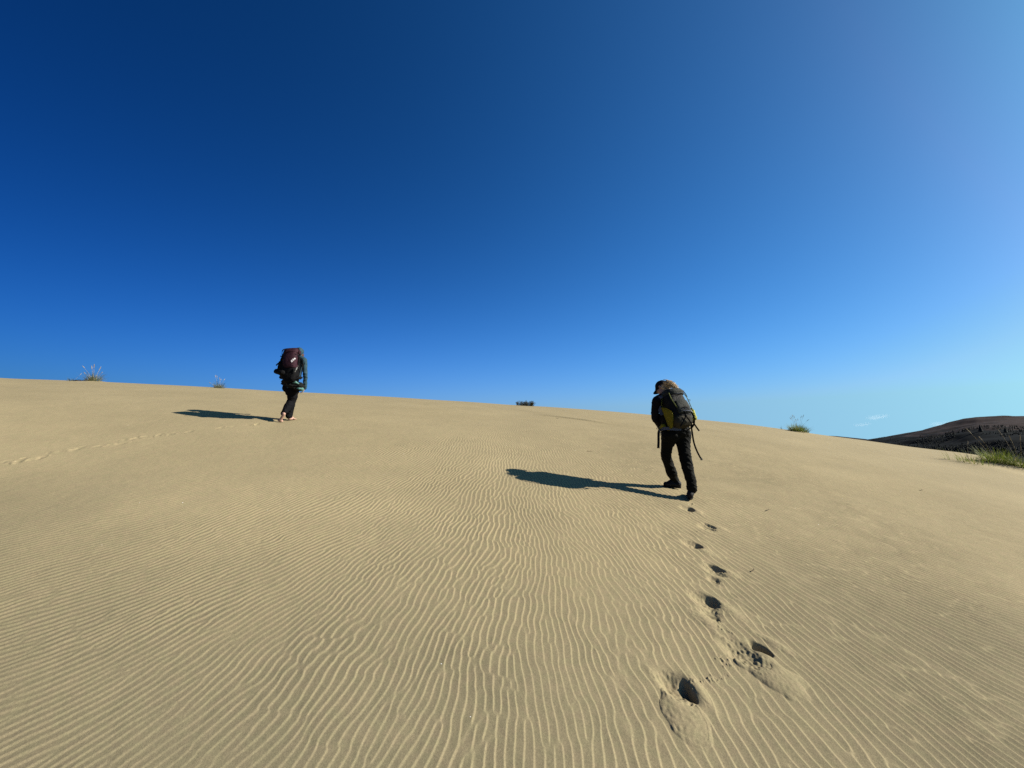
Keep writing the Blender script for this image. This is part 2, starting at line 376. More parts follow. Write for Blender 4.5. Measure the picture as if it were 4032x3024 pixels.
# ------------------------------------------------------------------ sand
def sand_mat():
    m = principled('sand', (.4, .33, .19), .95, .12); t = m.node_tree; b = t.nodes['Principled BSDF']; L = t.links.new
    tc = t.nodes.new('ShaderNodeTexCoord')
    def noise(sc, det=3, rough=.5, dist=0):
        n = t.nodes.new('ShaderNodeTexNoise'); n.inputs['Scale'].default_value = sc; n.inputs['Detail'].default_value = det
        n.inputs['Roughness'].default_value = rough; n.inputs['Distortion'].default_value = dist
        L(tc.outputs['Object'], n.inputs['Vector']); return n
    def ramp(src, stops):
        c = t.nodes.new('ShaderNodeValToRGB'); e = c.color_ramp.elements
        while len(e) < len(stops): e.new(.5)
        for k, (p, cc) in enumerate(stops): e[k].position = p; e[k].color = (*cc, 1)
        L(src, c.inputs[0]); return c
    def mix(mode, fac, a, bb):
        x = t.nodes.new('ShaderNodeMix'); x.data_type = 'RGBA'; x.blend_type = mode
        if isinstance(fac, float): x.inputs[0].default_value = fac
        else: L(fac, x.inputs[0])
        L(a, x.inputs[6])
        if isinstance(bb, tuple): x.inputs[7].default_value = (*bb, 1)
        else: L(bb, x.inputs[7])
        return x
    base = ramp(noise(.55, 4, .55).outputs['Fac'], [(.3, SAND_A), (.7, SAND_B)])
    g1 = ramp(noise(330, 2, .6).outputs['Fac'], [(.33, (.80, .80, .81)), (.67, (1.19, 1.19, 1.17))])
    g2 = ramp(noise(95, 3, .7).outputs['Fac'], [(.32, (.87, .87, .88)), (.68, (1.12, 1.12, 1.11))])
    pk = ramp(noise(14, 3, .6).outputs['Fac'], [(.35, (.975, 1.0, .98)), (.65, (1.025, 1.0, 1.02))])
    c1 = mix('MULTIPLY', 1.0, base.outputs[0], g1.outputs[0]); c2 = mix('MULTIPLY', 1.0, c1.outputs[2], g2.outputs[0])
    c2 = mix('MULTIPLY', 1.0, c2.outputs[2], pk.outputs[0])
    # vignette-like light falloff painted into the sand colour: darker low, paler higher, ragged limits
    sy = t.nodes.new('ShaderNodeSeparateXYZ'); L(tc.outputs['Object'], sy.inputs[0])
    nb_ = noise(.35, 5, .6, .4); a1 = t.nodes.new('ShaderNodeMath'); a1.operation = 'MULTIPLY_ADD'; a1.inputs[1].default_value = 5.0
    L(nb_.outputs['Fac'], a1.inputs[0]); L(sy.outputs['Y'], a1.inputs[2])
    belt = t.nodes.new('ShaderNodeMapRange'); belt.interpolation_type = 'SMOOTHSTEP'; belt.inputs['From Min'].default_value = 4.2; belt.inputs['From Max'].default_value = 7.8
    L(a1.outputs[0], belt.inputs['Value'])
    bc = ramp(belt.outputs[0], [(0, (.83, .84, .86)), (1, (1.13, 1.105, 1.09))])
    st = ramp(noise(1.6, 5, .65, 1.0).outputs['Fac'], [(.3, (.95, .955, .96)), (.7, (1.04, 1.035, 1.03))])
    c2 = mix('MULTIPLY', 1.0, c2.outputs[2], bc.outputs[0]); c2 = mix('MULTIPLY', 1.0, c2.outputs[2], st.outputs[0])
    # rare pale quartz and shell grains
    v = t.nodes.new('ShaderNodeTexVoronoi'); v.inputs['Scale'].default_value = 9.0; L(tc.outputs['Object'], v.inputs['Vector'])
    sp = t.nodes.new('ShaderNodeMath'); sp.operation = 'LESS_THAN'; sp.inputs[1].default_value = .045; L(v.outputs['Distance'], sp.inputs[0])
    sx = t.nodes.new('ShaderNodeSeparateColor'); L(v.outputs['Color'], sx.inputs[0])
    g = t.nodes.new('ShaderNodeMath'); g.operation = 'GREATER_THAN'; g.inputs[1].default_value = .90; L(sx.outputs[0], g.inputs[0])
    mm = t.nodes.new('ShaderNodeMath'); mm.operation = 'MULTIPLY'; L(sp.outputs[0], mm.inputs[0]); L(g.outputs[0], mm.inputs[1])
    c3 = mix('MIX', mm.outputs[0], c2.outputs[2], (.62, .6, .55))
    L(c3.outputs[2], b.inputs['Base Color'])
    b1 = t.nodes.new('ShaderNodeBump'); b1.inputs['Strength'].default_value = .5; b1.inputs['Distance'].default_value = .0016
    L(noise(260, 3, .65).outputs['Fac'], b1.inputs['Height'])
    b2 = t.nodes.new('ShaderNodeBump'); b2.inputs['Strength'].default_value = .35; b2.inputs['Distance'].default_value = .006
    L(noise(38, 4, .6).outputs['Fac'], b2.inputs['Height']); L(b2.outputs[0], b1.inputs['Normal'])
    L(b1.outputs[0], b.inputs['Normal'])
    return m
SAND_A, SAND_B = [tuple(c * AL for c in q) for q in ((.438, .368, .216), (.497, .417, .245))]
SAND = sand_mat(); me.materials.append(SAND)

# ------------------------------------------------------------------ plants
def plant_mat(name, c1, c2, rough=.6, thin=0):
    m = principled(name, c1, rough, .3); t = m.node_tree; b = t.nodes['Principled BSDF']; c1 = [c * AL for c in c1]; c2 = [c * AL for c in c2]
    tc = t.nodes.new('ShaderNodeTexCoord'); n = t.nodes.new('ShaderNodeTexNoise'); n.inputs['Scale'].default_value = 14
    n.inputs['Detail'].default_value = 3
    t.links.new(tc.outputs['Object'], n.inputs['Vector'])
    cr = t.nodes.new('ShaderNodeValToRGB'); e = cr.color_ramp.elements
    e[0].position = .35; e[0].color = (*c1, 1); e[1].position = .65; e[1].color = (*c2, 1)
    t.links.new(n.outputs['Fac'], cr.inputs[0]); t.links.new(cr.outputs[0], b.inputs['Base Color'])
    if thin:                                  # thin leaves let some sun through
        tl = t.nodes.new('ShaderNodeBsdfTranslucent'); mx = t.nodes.new('ShaderNodeMixShader'); mx.inputs[0].default_value = thin
        t.links.new(cr.outputs[0], tl.inputs[0]); t.links.new(b.outputs[0], mx.inputs[1]); t.links.new(tl.outputs[0], mx.inputs[2])
        t.links.new(mx.outputs[0], t.nodes['Material Output'].inputs[0])
    return m
M_BLADE = plant_mat('dune_grass_green', (.10, .17, .02), (.46, .52, .09), .6, .35)
M_BLUE = plant_mat('dune_grass_bluish', (.14, .19, .09), (.34, .38, .20), .6, .35)
M_DRY = plant_mat('dune_grass_straw', (.52, .40, .19), (.95, .80, .48), .7, .3)
M_SEED = plant_mat('seed_head', (.42, .34, .20), (.6, .52, .36), .8)
M_STEM = plant_mat('woody_stem', (.035, .028, .02), (.08, .06, .04), .8)

def blade_geo(V, F, base, az, lean, L, w, curl, seg=6, tip=.08):
    """one grass blade: a folded, tapering ribbon that bends outward"""
    d = np.array([math.sin(az), math.cos(az), 0.0]); s = np.array([d[1], -d[0], 0.0]); p = np.array(base, float); ang = lean
    i0 = len(V)
    for k in range(seg + 1):
        t = k / seg; ww = w * (1 - t ** 1.6) + w * tip
        dirv = d * math.sin(ang) + np.array([0, 0, math.cos(ang)]); nrm = np.cross(s, dirv)
        V += [tuple(p - s * ww / 2), tuple(p + nrm * ww * .22), tuple(p + s * ww / 2)]
        p = p + dirv * (L / seg); ang += curl / seg
    for k in range(seg):
        a = i0 + 3 * k
        F += [(a, a + 1, a + 4, a + 3), (a + 1, a + 2, a + 5, a + 4)]
    return p
def tube_geo(V, F, pts, rad, n=5):
    i0 = len(V); pts = [np.array(p, float) for p in pts]
    for k, p in enumerate(pts):
        q = pts[min(k + 1, len(pts) - 1)] - pts[max(k - 1, 0)]; q = q / (np.linalg.norm(q) + 1e-9)
        a = np.cross(q, [0, 0, 1.0]) if abs(q[2]) < .9 else np.cross(q, [1.0, 0, 0]); a /= np.linalg.norm(a); b = np.cross(q, a)
        r = rad[k] if hasattr(rad, '__len__') else rad
        for j in range(n):
            th = 2 * math.pi * j / n; V.append(tuple(p + (a * math.cos(th) + b * math.sin(th)) * r))
    for k in range(len(pts) - 1):
        for j in range(n):
            a_ = i0 + k * n + j; b_ = i0 + k * n + (j + 1) % n; F.append((a_, b_, b_ + n, a_ + n))
    F.append(tuple(i0 + j for j in range(n))[::-1]); F.append(tuple(i0 + (len(pts) - 1) * n + j for j in range(n)))
def tuft(spot, seed, label, n, rad, h, green, ndry=0, stalks=0, hstalk=0, w=.007, lean=.55, group=None, wind=(0, 0), extra=(), ell=1.0):
    rg = random.Random(seed); cx, cy = SPOTS[spot]
    root = empty('dune_grass', (cx, cy, gz(cx, cy))); tag(root, label, 'grass clump', group)
    def cloud(cnt, hh, ww, ln, V, F):
        for _ in range(cnt):
            a = rg.uniform(0, 2 * math.pi); r = rad * math.sqrt(rg.random()) ; x = cx + r * math.cos(a) * ell; y = cy + r * math.sin(a)
            az = math.atan2(math.cos(a) + wind[0] + rg.gauss(0, .5), math.sin(a) + wind[1] + rg.gauss(0, .5))
            le = abs(rg.gauss(0, ln)) * (.35 + r / rad)
            blade_geo(V, F, (x, y, gz(x, y) - .01), az, le, hh * rg.uniform(.45, 1.05), ww * rg.uniform(.7, 1.25), rg.uniform(.2, 1.3))
    V, F = [], []; cloud(n, h, w, lean, V, F); mesh_obj('blades', V, F, green, root)
    if ndry:
        V, F = [], []; cloud(ndry, h * .7, w, lean * 1.7, V, F); mesh_obj('dry_blades', V, F, M_DRY, root)
    st = [(rg.uniform(0, 2 * math.pi), abs(rg.gauss(0, .22)) + .05, hstalk * rg.uniform(.75, 1.05), rg.uniform(.1, .5)) for _ in range(stalks)] + list(extra)
    for az, le, L, cu in st:
        V, F = [], []; p = np.array([cx + math.sin(az) * .05, cy + math.cos(az) * .05, 0.0]); p[2] = gz(p[0], p[1]) - .01
        pts = [p]; ang = le
        for k in range(10):
            pts.append(pts[-1] + np.array([math.sin(az) * math.sin(ang), math.cos(az) * math.sin(ang), math.cos(ang)]) * L / 10); ang += cu / 10
        tube_geo(V, F, pts, [.0032 - .0001 * k for k in range(11)])
        s_ = mesh_obj('seed_stalk', V, F, M_DRY, root)
        V, F = [], []; q = pts[-3:]; m_ = [q[0], q[0] * .6 + q[1] * .4, q[1], q[1] * .4 + q[2] * .6, q[2]]
        tube_geo(V, F, m_, [.003, .009, .010, .008, .002], 6)
        h_ = bpy.data.objects.new('seed_head', bpy.data.meshes.new('seed_head')); h_.data.from_pydata(V, [], F); h_.data.materials.append(M_SEED)
        col.objects.link(h_); h_.parent = s_; h_.matrix_parent_inverse = Matrix.Translation(-Vector(s_.matrix_basis.translation))
        h_.matrix_world = Matrix.Identity(4)
        h_.matrix_parent_inverse = (Matrix.Translation(Vector(root.location)) @ s_.matrix_parent_inverse @ s_.matrix_basis).inverted()
    return root
GG = 'clumps of dune grass growing along the crest'
tuft('t1', 1, 'tiny bluish grass tuft on the crest at the far left end of the skyline', 70, .13, .20, M_BLUE, 20, 1, .38, .006, .9, GG)
tuft('t2', 2, 'grey-green grass clump with tall pale seed stalks on the left skyline beside a dry root', 220, .22, .46, M_BLUE, 120, 7, .72, .007, .6, GG,
     extra=((-1.7, .75, .5, .1), (1.5, .5, .45, .1)))
tuft('t3', 3, 'lone narrow grass tuft with thin pale stalks on the skyline just left of the barefoot walker', 170, .17, .38, M_BLUE, 90, 5, .62, .007, .5, GG,
     extra=((-1.8, .9, .42, .1),))
tuft('t4', 4, 'bushy dark green grass clump on a small sand mound right of the walker in the cap', 520, .42, .46, M_BLADE, 110, 9, .85, .009, .45, GG, wind=(-.3, 0))
tuft('sprig', 5, 'single wisp of thin grass on the skyline left of the bushy clump', 9, .04, .34, M_BLUE, 3, 0, 0, .007, .4, GG)
RG = 'clumps of dune grass on the right flank below the hill'
tuft('r1', 6, 'loose sparse grass clump with sprawling blades, leftmost on the right flank', 95, .50, .50, M_BLADE, 30, 1, .8, .011, .85, RG, wind=(-.7, 0), ell=1.2)
tuft('r2', 7, 'dense bright green grass clump with pale tips on the right flank before the dark hill', 420, .40, .66, M_BLADE, 70, 1, 1.0, .013, .75, RG,
     extra=((-1.35, .42, 1.45, .2),))
tuft('r3', 8, 'grass clump cut by the right edge of the picture', 150, .32, .60, M_BLADE, 40, 2, 1.2, .012, .8, RG, extra=((-.9, .15, 1.4, .2),))

def low_shrub():
    """spiky low shrub whose foot is hidden behind the crest"""
    rg = random.Random(31); cx, cy = SPOTS['bush']; zz = gz(cx, cy)
    root = empty('low_shrub', (cx, cy, zz)); tag(root, 'low dark spiky shrub peeking over the middle of the crest', 'shrub')
    V, F, S, SF = [], [], [], []
    for k in range(70):
        x = cx + rg.uniform(-.48, .48); y = cy + rg.uniform(-.25, .25)
        h = .13 + (.10 * rg.random() if rg.random() < .72 else .20 * rg.random()) * (1 - .5 * abs(x - cx) / .5)
        top = np.array([x + rg.gauss(0, .05), y, zz + h]); b = np.array([cx + (x - cx) * .85, y, zz - .05])
        tube_geo(S, SF, [b, (b + top) / 2 + np.array([rg.gauss(0, .01), 0, .01]), top], [.005, .004, .002], 4)
        for j in range(90):
            t = rg.uniform(.1, 1.05); p = b + (top - b) * t + np.array([rg.gauss(0, .022), rg.gauss(0, .022), 0]); blade_geo(V, F, p, rg.uniform(0, 6.28), rg.uniform(.1, 1.3), rg.uniform(.02, .05), .008, .3, 2)
    mesh_obj('stems', S, SF, M_STEM, root); mesh_obj('foliage', V, F, plant_mat('shrub_leaf', (.05, .07, .03), (.22, .17, .05)), root)
low_shrub()

def dry_root():
    rg = random.Random(9); x0, y0 = SPOTS['t1']; x1, y1 = SPOTS['t2']; V, F = [], []
    for k in range(4):
        pts = []; o = rg.uniform(-.06, .06)
        for i in range(13):
            t = i / 12; x = x0 + (x1 - x0) * (.12 + .8 * t); y = y0 + (y1 - y0) * (.12 + .8 * t) + o
            pts.append((x, y, gz(x, y) + .016 + .028 * math.sin(t * (5 + k)) ** 2 * (.4 + k * .3)))
        tube_geo(V, F, pts, [.010 - .0005 * i for i in range(13)], 5)
    o = mesh_obj('dry_root', V, F, M_STEM); tag(o, 'dark exposed dry roots lying along the crest between two grass tufts', 'root')
dry_root()

def twig(px, py, ln, az, seed, label):
    rg = random.Random(seed); x, y = fpt(px, py); V, F = [], []; a = R(az); pts = []
    for i in range(7):
        t = i / 6 - .5; q = (x + math.sin(a) * ln * t + rg.gauss(0, ln * .03), y + math.cos(a) * ln * t); pts.append((*q, gz(*q) + .010 + .02 * (t + .5) ** 2 * ln * 3))
    tube_geo(V, F, pts, [.004, .0035, .003, .003, .0025, .002, .001], 5)
    b = pts[3]; tube_geo(V, F, [b, (b[0] + ln * .12, b[1] + ln * .1, b[2] + .012), (b[0] + ln * .2, b[1] + ln * .22, b[2] + .016)], [.0025, .002, .001], 4)
    tag(mesh_obj('twig', V, F, M_STEM), label, 'twig')
twig(3630, 1932, .16, 70, 1, 'small dark twig on smooth sand well right of the walker in the cap')
twig(2965, 2250, .09, 60, 2, 'tiny twig on the rippled sand right of the boot prints')
twig(3022, 2012, .13, 60, 3, 'thin bent twig on the ripples just right of the topmost boot print')
twig(2322, 1779, .11, 95, 4, 'dark twig on the slope left of the walker in the cap')
twig(2197, 1648, .10, 60, 5, 'short twig on the thin wind-cut lip near the crest')

# ------------------------------------------------------------------ far hills
def hill_mat(name, top, low, zmid, zw):
    m = principled(name, top, .95, .05); top = tuple(c * AL for c in top); low = tuple(c * AL for c in low); t = m.node_tree; b = t.nodes['Principled BSDF']; L = t.links.new
    tc = t.nodes.new('ShaderNodeTexCoord')
    def noise(sc, det, vec=None, dist=0):
        n = t.nodes.new('ShaderNodeTexNoise'); n.inputs['Scale'].default_value = sc; n.inputs['Detail'].default_value = det
        n.inputs['Roughness'].default_value = .65; n.inputs['Distortion'].default_value = dist
        L(vec or tc.outputs['Object'], n.inputs['Vector']); return n
    mp = t.nodes.new('ShaderNodeMapping'); mp.inputs['Scale'].default_value = (1, 1, 3.5); L(tc.outputs['Object'], mp.inputs['Vector'])
    n1 = noise(.012, 6, mp.outputs[0], .6); n2 = noise(.06, 5, mp.outputs[0]); n3 = noise(.35, 3)
    sx = t.nodes.new('ShaderNodeSeparateXYZ'); L(tc.outputs['Object'], sx.inputs[0])
    def mth(op, a, b_):
        n = t.nodes.new('ShaderNodeMath'); n.operation = op
        for k, v in enumerate((a, b_)):
            if isinstance(v, (int, float)): n.inputs[k].default_value = v
            else: L(v, n.inputs[k])
        return n.outputs[0]
    h = mth('ADD', mth('DIVIDE', mth('SUBTRACT', sx.outputs['Z'], zmid), zw), mth('MULTIPLY', mth('SUBTRACT', n1.outputs['Fac'], .5), 5.0))
    h = mth('ADD', h, mth('MULTIPLY', mth('SUBTRACT', n2.outputs['Fac'], .5), 2.6))
    def ramp(src, stops):
        c = t.nodes.new('ShaderNodeValToRGB'); e = c.color_ramp.elements
        while len(e) < len(stops): e.new(.5)
        for k, (p, cc) in enumerate(stops): e[k].position = p; e[k].color = (*cc, 1)
        L(src, c.inputs[0]); return c
    r1 = ramp(h, [(0, low), (.35, tuple(v * 1.6 for v in low)), (.75, tuple(v * .8 for v in top)), (1, top)])
    r2 = ramp(n2.outputs['Fac'], [(.3, (.6, .62, .6)), (.7, (1.4, 1.35, 1.3))]); r3 = ramp(n3.outputs['Fac'], [(.3, (.7, .7, .7)), (.7, (1.3, 1.3, 1.3))])
    a = t.nodes.new('ShaderNodeMix'); a.data_type = 'RGBA'; a.blend_type = 'MULTIPLY'; a.inputs[0].default_value = 1
    L(r1.outputs[0], a.inputs[6]); L(r2.outputs[0], a.inputs[7])
    c = t.nodes.new('ShaderNodeMix'); c.data_type = 'RGBA'; c.blend_type = 'MULTIPLY'; c.inputs[0].default_value = 1
    L(a.outputs[2], c.inputs[6]); L(r3.outputs[0], c.inputs[7]); L(c.outputs[2], b.inputs['Base Color'])
    return m
HN = hfield(900, 256, lambda kx, ky: 1 / (1 + (np.hypot(kx, ky) / .004) ** 2.2), 200)
def hill_z(a, r, line, r0, rp, r1, zbase=-28):
    e = np.interp(a, line[0], line[1]); top = CAM[2] + rp * e
    t = np.clip((r - r0) / (rp - r0), 0, 1); up = 1 - (1 - t) ** 1.45
    # profile chosen so that the skyline is met near rp
    z = zbase + (top - zbase) * up
    t2 = np.clip((r - rp) / (r1 - rp), 0, 1); z = np.where(r > rp, top - (top - zbase) * t2 ** 1.3, z)
    return z
def hill(name, pts, r0, rp, r1, mat, rough, az1):
    line = [[], []]
    for px, py in pts:
        d = ray(px, py); line[0].append(math.atan2(d[0], d[1])); line[1].append(d[2] / math.hypot(d[0], d[1]))
    for da, de in az1: line[0].append(R(da)); line[1].append(de)
    o = np.argsort(line[0]); line = [np.array(line[0])[o], np.array(line[1])[o]]
    azs_ = np.linspace(line[0][0], line[0][-1], 420); rs2 = np.concatenate([np.linspace(r0, rp, 110), np.linspace(rp, r1, 30)[1:]])
    A, RR = np.meshgrid(azs_, rs2, indexing='ij'); Z = hill_z(A, RR, line, r0, rp, r1)
    X = RR * np.sin(A); Y = RR * np.cos(A)
    Z = Z - rough * samp(HN, X, Y) * np.clip((RR - r0) / 200, 0, 1) * np.clip((rp - RR) / (rp * .16), 0.05, 1)
    V = np.stack([X, Y, Z], -1).reshape(-1, 3); n = len(rs2)
    F = [(i * n + j, i * n + j + 1, (i + 1) * n + j + 1, (i + 1) * n + j) for i in range(len(azs_) - 1) for j in range(n - 1)]
    ob = mesh_obj(name, V, [f[::-1] for f in F], mat); tag(ob, kind='structure'); return line
HP = [(3300, 1760), (3380, 1740), (3400, 1733), (3486, 1720), (3586, 1703), (3657, 1690), (3743, 1673), (3800, 1659), (3843, 1651), (3928, 1646), (4032, 1645)]
H_TOP, H_LOW = (.062, .045, .044), (.003, .008, .012)
main_line = hill('hill', HP, 520, 1250, 2100, hill_mat('heath_hillside', H_TOP, H_LOW, 10, 14), 3.0, [(60, .046), (75, .03), (95, -.01)])
hill('distant_ridge', [(3000, 1712), (3200, 1713), (3294, 1717), (3354, 1723), (3410, 1729), (3480, 1745), (3600, 1765)], 1500, 2600, 3400,
     hill_mat('dark_ridge', (.03, .024, .026), (.012, .016, .02), 0, 30), 2.0, [(25, -.01)])

def conifers():
    """the wood on the lower flank, seen as one dark mass, and the few trees that stand out above it"""
    rg = random.Random(77); V, F = [], []
    def cone(V, F, x, y, z, h, w):
        for tz, tw, th in ((.10, 1, .5), (.38, .72, .42), (.65, .45, .38)):
            i0 = len(V); n = 6
            for j in range(n):
                th_ = 2 * math.pi * (j + rg.random() * .5) / n; k = w * tw * rg.uniform(.7, 1.15); V.append((x + k * math.cos(th_), y + k * math.sin(th_), z + h * tz + rg.uniform(-.04, .04) * h))
            V.append((x + rg.gauss(0, .1), y, z + h * (tz + th)))
            for j in range(n): F.append((i0 + j, i0 + (j + 1) % n, i0 + n))
    cnt = 0
    while cnt < 5200:
        a = R(rg.uniform(41, 60)); r = rg.uniform(640, 1120); x, y = r * math.sin(a), r * math.cos(a)
        z = float(hill_z(np.array(a), np.array(r), main_line, 520, 1250, 2100)) - 3.0 * float(samp(HN, np.array(x), np.array(y))) - 1
        dens = float(samp(HN, np.array(x * 2.1), np.array(y * 2.1 + 300)))
        lim = 9 + 11 * dens + 10 * (math.degrees(a) - 48) / 10
        if z > lim + 4 * rg.random() or z < -22: continue
        h = rg.uniform(2.5, 5.5) * (1.15 if z < -4 else .75); cone(V, F, x, y, z, h, h * .24); cnt += 1
    o = mesh_obj('forest', V, F, plant_mat('conifer_needles', (.010, .020, .018), (.022, .034, .026), .9), None, False); tag(o, kind='stuff')
    mt = plant_mat('conifer_crown', (.008, .016, .016), (.018, .028, .024), .9)
    for k, (px, py, h, lab) in enumerate(((3863, 1700, 9.5, 'lone dark conifer standing highest on the heath slope of the far hill'),
                                          (3962, 1703, 6.5, 'smaller dark conifer on the far hillside right of the lone tall one'))):
        d = ray(px, py); hz = math.hypot(d[0], d[1]); a = math.atan2(d[0], d[1]); best = None
        for r in np.arange(560, 1240, 2.0):
            z = float(hill_z(np.array(a), np.array(r), main_line, 520, 1250, 2100)) - 3.0 * float(samp(HN, np.array(r * math.sin(a)), np.array(r * math.cos(a))))
            if z > CAM[2] + r * d[2] / hz: best = (r * math.sin(a), r * math.cos(a), z); break
        if not best: continue
        root = empty('conifer_tree', best); tag(root, lab, 'tree', 'conifers standing out on the far hill')
        V, F = [], []; tube_geo(V, F, [(best[0], best[1], best[2] - 1), (best[0], best[1], best[2] + h * .5)], [.35, .15], 6); mesh_obj('trunk', V, F, M_STEM, root)
        V, F = [], []
        for j in range(3): cone(V, F, best[0] + rg.gauss(0, .4), best[1], best[2], h * (1 - .1 * j), h * .26)
        mesh_obj('crown', V, F, mt, root, False)
conifers()

# ------------------------------------------------------------------ thin fair-weather wisps low in the right-hand sky
def wisp(px, py, wpx, hpx, seed, label):
    D = 5200.0; c = at(px, py, D); s = D / F0; m = bpy.data.materials.new('cloud_vapour'); m.use_nodes = True; t = m.node_tree; t.nodes.clear()
    out = t.nodes.new('ShaderNodeOutputMaterial'); pv = t.nodes.new('ShaderNodeVolumePrincipled'); t.links.new(pv.outputs[0], out.inputs['Volume'])
    pv.inputs['Color'].default_value = (1, 1, 1, 1); pv.inputs['Anisotropy'].default_value = .3
    tc = t.nodes.new('ShaderNodeTexCoord'); n = t.nodes.new('ShaderNodeTexNoise'); n.inputs['Scale'].default_value = 1.7; n.inputs['Detail'].default_value = 4
    n.inputs['Distortion'].default_value = .6
    ln = t.nodes.new('ShaderNodeVectorMath'); ln.operation = 'LENGTH'; t.links.new(tc.outputs['Object'], ln.inputs[0])
    t.links.new(tc.outputs['Object'], n.inputs['Vector'])
    mr = t.nodes.new('ShaderNodeMapRange'); mr.inputs['From Min'].default_value = 1.0; mr.inputs['From Max'].default_value = .2
    mr.inputs['To Min'].default_value = 0; mr.inputs['To Max'].default_value = 1; t.links.new(ln.outputs['Value'], mr.inputs['Value'])
    mn = t.nodes.new('ShaderNodeMapRange'); mn.inputs['From Min'].default_value = .42; mn.inputs['From Max'].default_value = .7; t.links.new(n.outputs['Fac'], mn.inputs['Value'])
    mu = t.nodes.new('ShaderNodeMath'); mu.operation = 'MULTIPLY'; t.links.new(mr.outputs[0], mu.inputs[0]); t.links.new(mn.outputs[0], mu.inputs[1])
    m2 = t.nodes.new('ShaderNodeMath'); m2.operation = 'MULTIPLY'; m2.inputs[1].default_value = .0027; t.links.new(mu.outputs[0], m2.inputs[0])
    t.links.new(m2.outputs[0], pv.inputs['Density'])
    bm = bmesh.new(); bmesh.ops.create_icosphere(bm, subdivisions=3, radius=1)
    me_ = bpy.data.meshes.new('cloud'); bm.to_mesh(me_); bm.free(); me_.materials.append(m)
    o = bpy.data.objects.new('cloud', me_); col.objects.link(o); o.location = c
    o.scale = (wpx * s * .6, 160, hpx * s * .6); o.rotation_euler = (0, R(-9), R(0)); tag(o, label, 'cloud', 'small clouds low in the sky')
wisp(3456, 1642, 66, 18, 1, 'largest small white wisp of cloud, low over the dune at right')
wisp(3706, 1668, 46, 16, 2, 'faint cloud wisp just above the slope of the far hill')
wisp(3394, 1672, 40, 13, 3, 'faintest cloud wisp, lower left of the largest one')

# ------------------------------------------------------------------ body building tools
def nz(v): v = np.asarray(v, float); return v / (np.linalg.norm(v) + 1e-12)
def cap_geo(bm, p0, p1, r0, r1):
    p0, p1 = np.array(p0, float), np.array(p1, float); d = p1 - p0; L = np.linalg.norm(d)
    for p, r in ((p0, r0), (p1, r1)):
        bmesh.ops.create_uvsphere(bm, u_segments=16, v_segments=10, radius=r, matrix=Matrix.Translation(Vector(p)))
    if L > 1e-5:
        q = Vector(d / L).to_track_quat('Z', 'Y').to_matrix().to_4x4()
        bmesh.ops.create_cone(bm, cap_ends=True, segments=16, radius1=r0, radius2=r1, depth=L, matrix=Matrix.Translation(Vector((p0 + p1) / 2)) @ q)
def ell_geo(bm, c, axes, rad):
    m = Matrix(((*[axes[k][0] * rad[k] for k in range(3)], c[0]), (*[axes[k][1] * rad[k] for k in range(3)], c[1]),
                (*[axes[k][2] * rad[k] for k in range(3)], c[2]), (0, 0, 0, 1)))
    bmesh.ops.create_uvsphere(bm, u_segments=20, v_segments=14, radius=1, matrix=m)
def grow(name, prims, mat, parent, voxel=.008, smooth=6, wrinkle=0, wscale=(14, 14, 5), seed=0, sub=0):
    """union of shaped volumes grown into one continuous skin; wrinkle pushes folds in and out"""
    bm = bmesh.new()
    for p in prims:
        if p[0] == 'c': cap_geo(bm, *p[1:])
        else: ell_geo(bm, *p[1:])
    me_ = bpy.data.meshes.new('tmp'); bm.to_mesh(me_); bm.free()
    o = bpy.data.objects.new('tmp', me_); col.objects.link(o)
    md = o.modifiers.new('r', 'REMESH'); md.mode = 'VOXEL'; md.voxel_size = voxel; md.use_smooth_shade = True
    if smooth: ms = o.modifiers.new('s', 'SMOOTH'); ms.iterations = smooth; ms.factor = .5
    dg = bpy.context.evaluated_depsgraph_get(); dg.update()
    out = bpy.data.meshes.new_from_object(o.evaluated_get(dg)); bpy.data.objects.remove(o); bpy.data.meshes.remove(me_)
    n = len(out.vertices); co_ = np.empty(n * 3, np.float32); out.vertices.foreach_get('co', co_); co_ = co_.reshape(-1, 3)
    if wrinkle:
        no = np.empty(n * 3, np.float32); out.vertices.foreach_get('normal', no); no = no.reshape(-1, 3)
        h = np.empty(n)
        for i in range(n):
            x, y, z = co_[i]
            v = Vector((x * wscale[0] * .55 + seed, y * wscale[1] * .55, z * wscale[2] * .8 + .5 * x * wscale[0])); a = mnoise.noise(v); b = mnoise.noise(v * .45 + Vector((9, 2, 5)))
            h[i] = ((1 - abs(a) * 2.2) ** 3 if abs(a) < .45 else 0) * .75 + .8 * b - .15
        co_ = co_ + no * (h * wrinkle)[:, None]; out.vertices.foreach_set('co', co_.ravel().astype(np.float32)); out.update()
    out.polygons.foreach_set('use_smooth', np.ones(len(out.polygons), bool)); out.materials.clear(); out.materials.append(mat)
    out.name = name; ob = bpy.data.objects.new(name, out); col.objects.link(ob)
    if parent: ob.parent = parent; ob.matrix_parent_inverse = parent.matrix_world.inverted() if parent.type == 'MESH' else Matrix.Translation(-Vector(parent.location))
    return ob
def chain(pts, rads): return [('c', pts[i], pts[i + 1], rads[i], rads[i + 1]) for i in range(len(pts) - 1)]
def part(name, V, F, mat, parent, smooth=True):
    root = parent
    while root.parent: root = root.parent
    o = mesh_obj(name, V, F, mat, None, smooth); o.parent = parent
    if parent is root: o.matrix_parent_inverse = Matrix.Translation(-Vector(root.location))
    return o
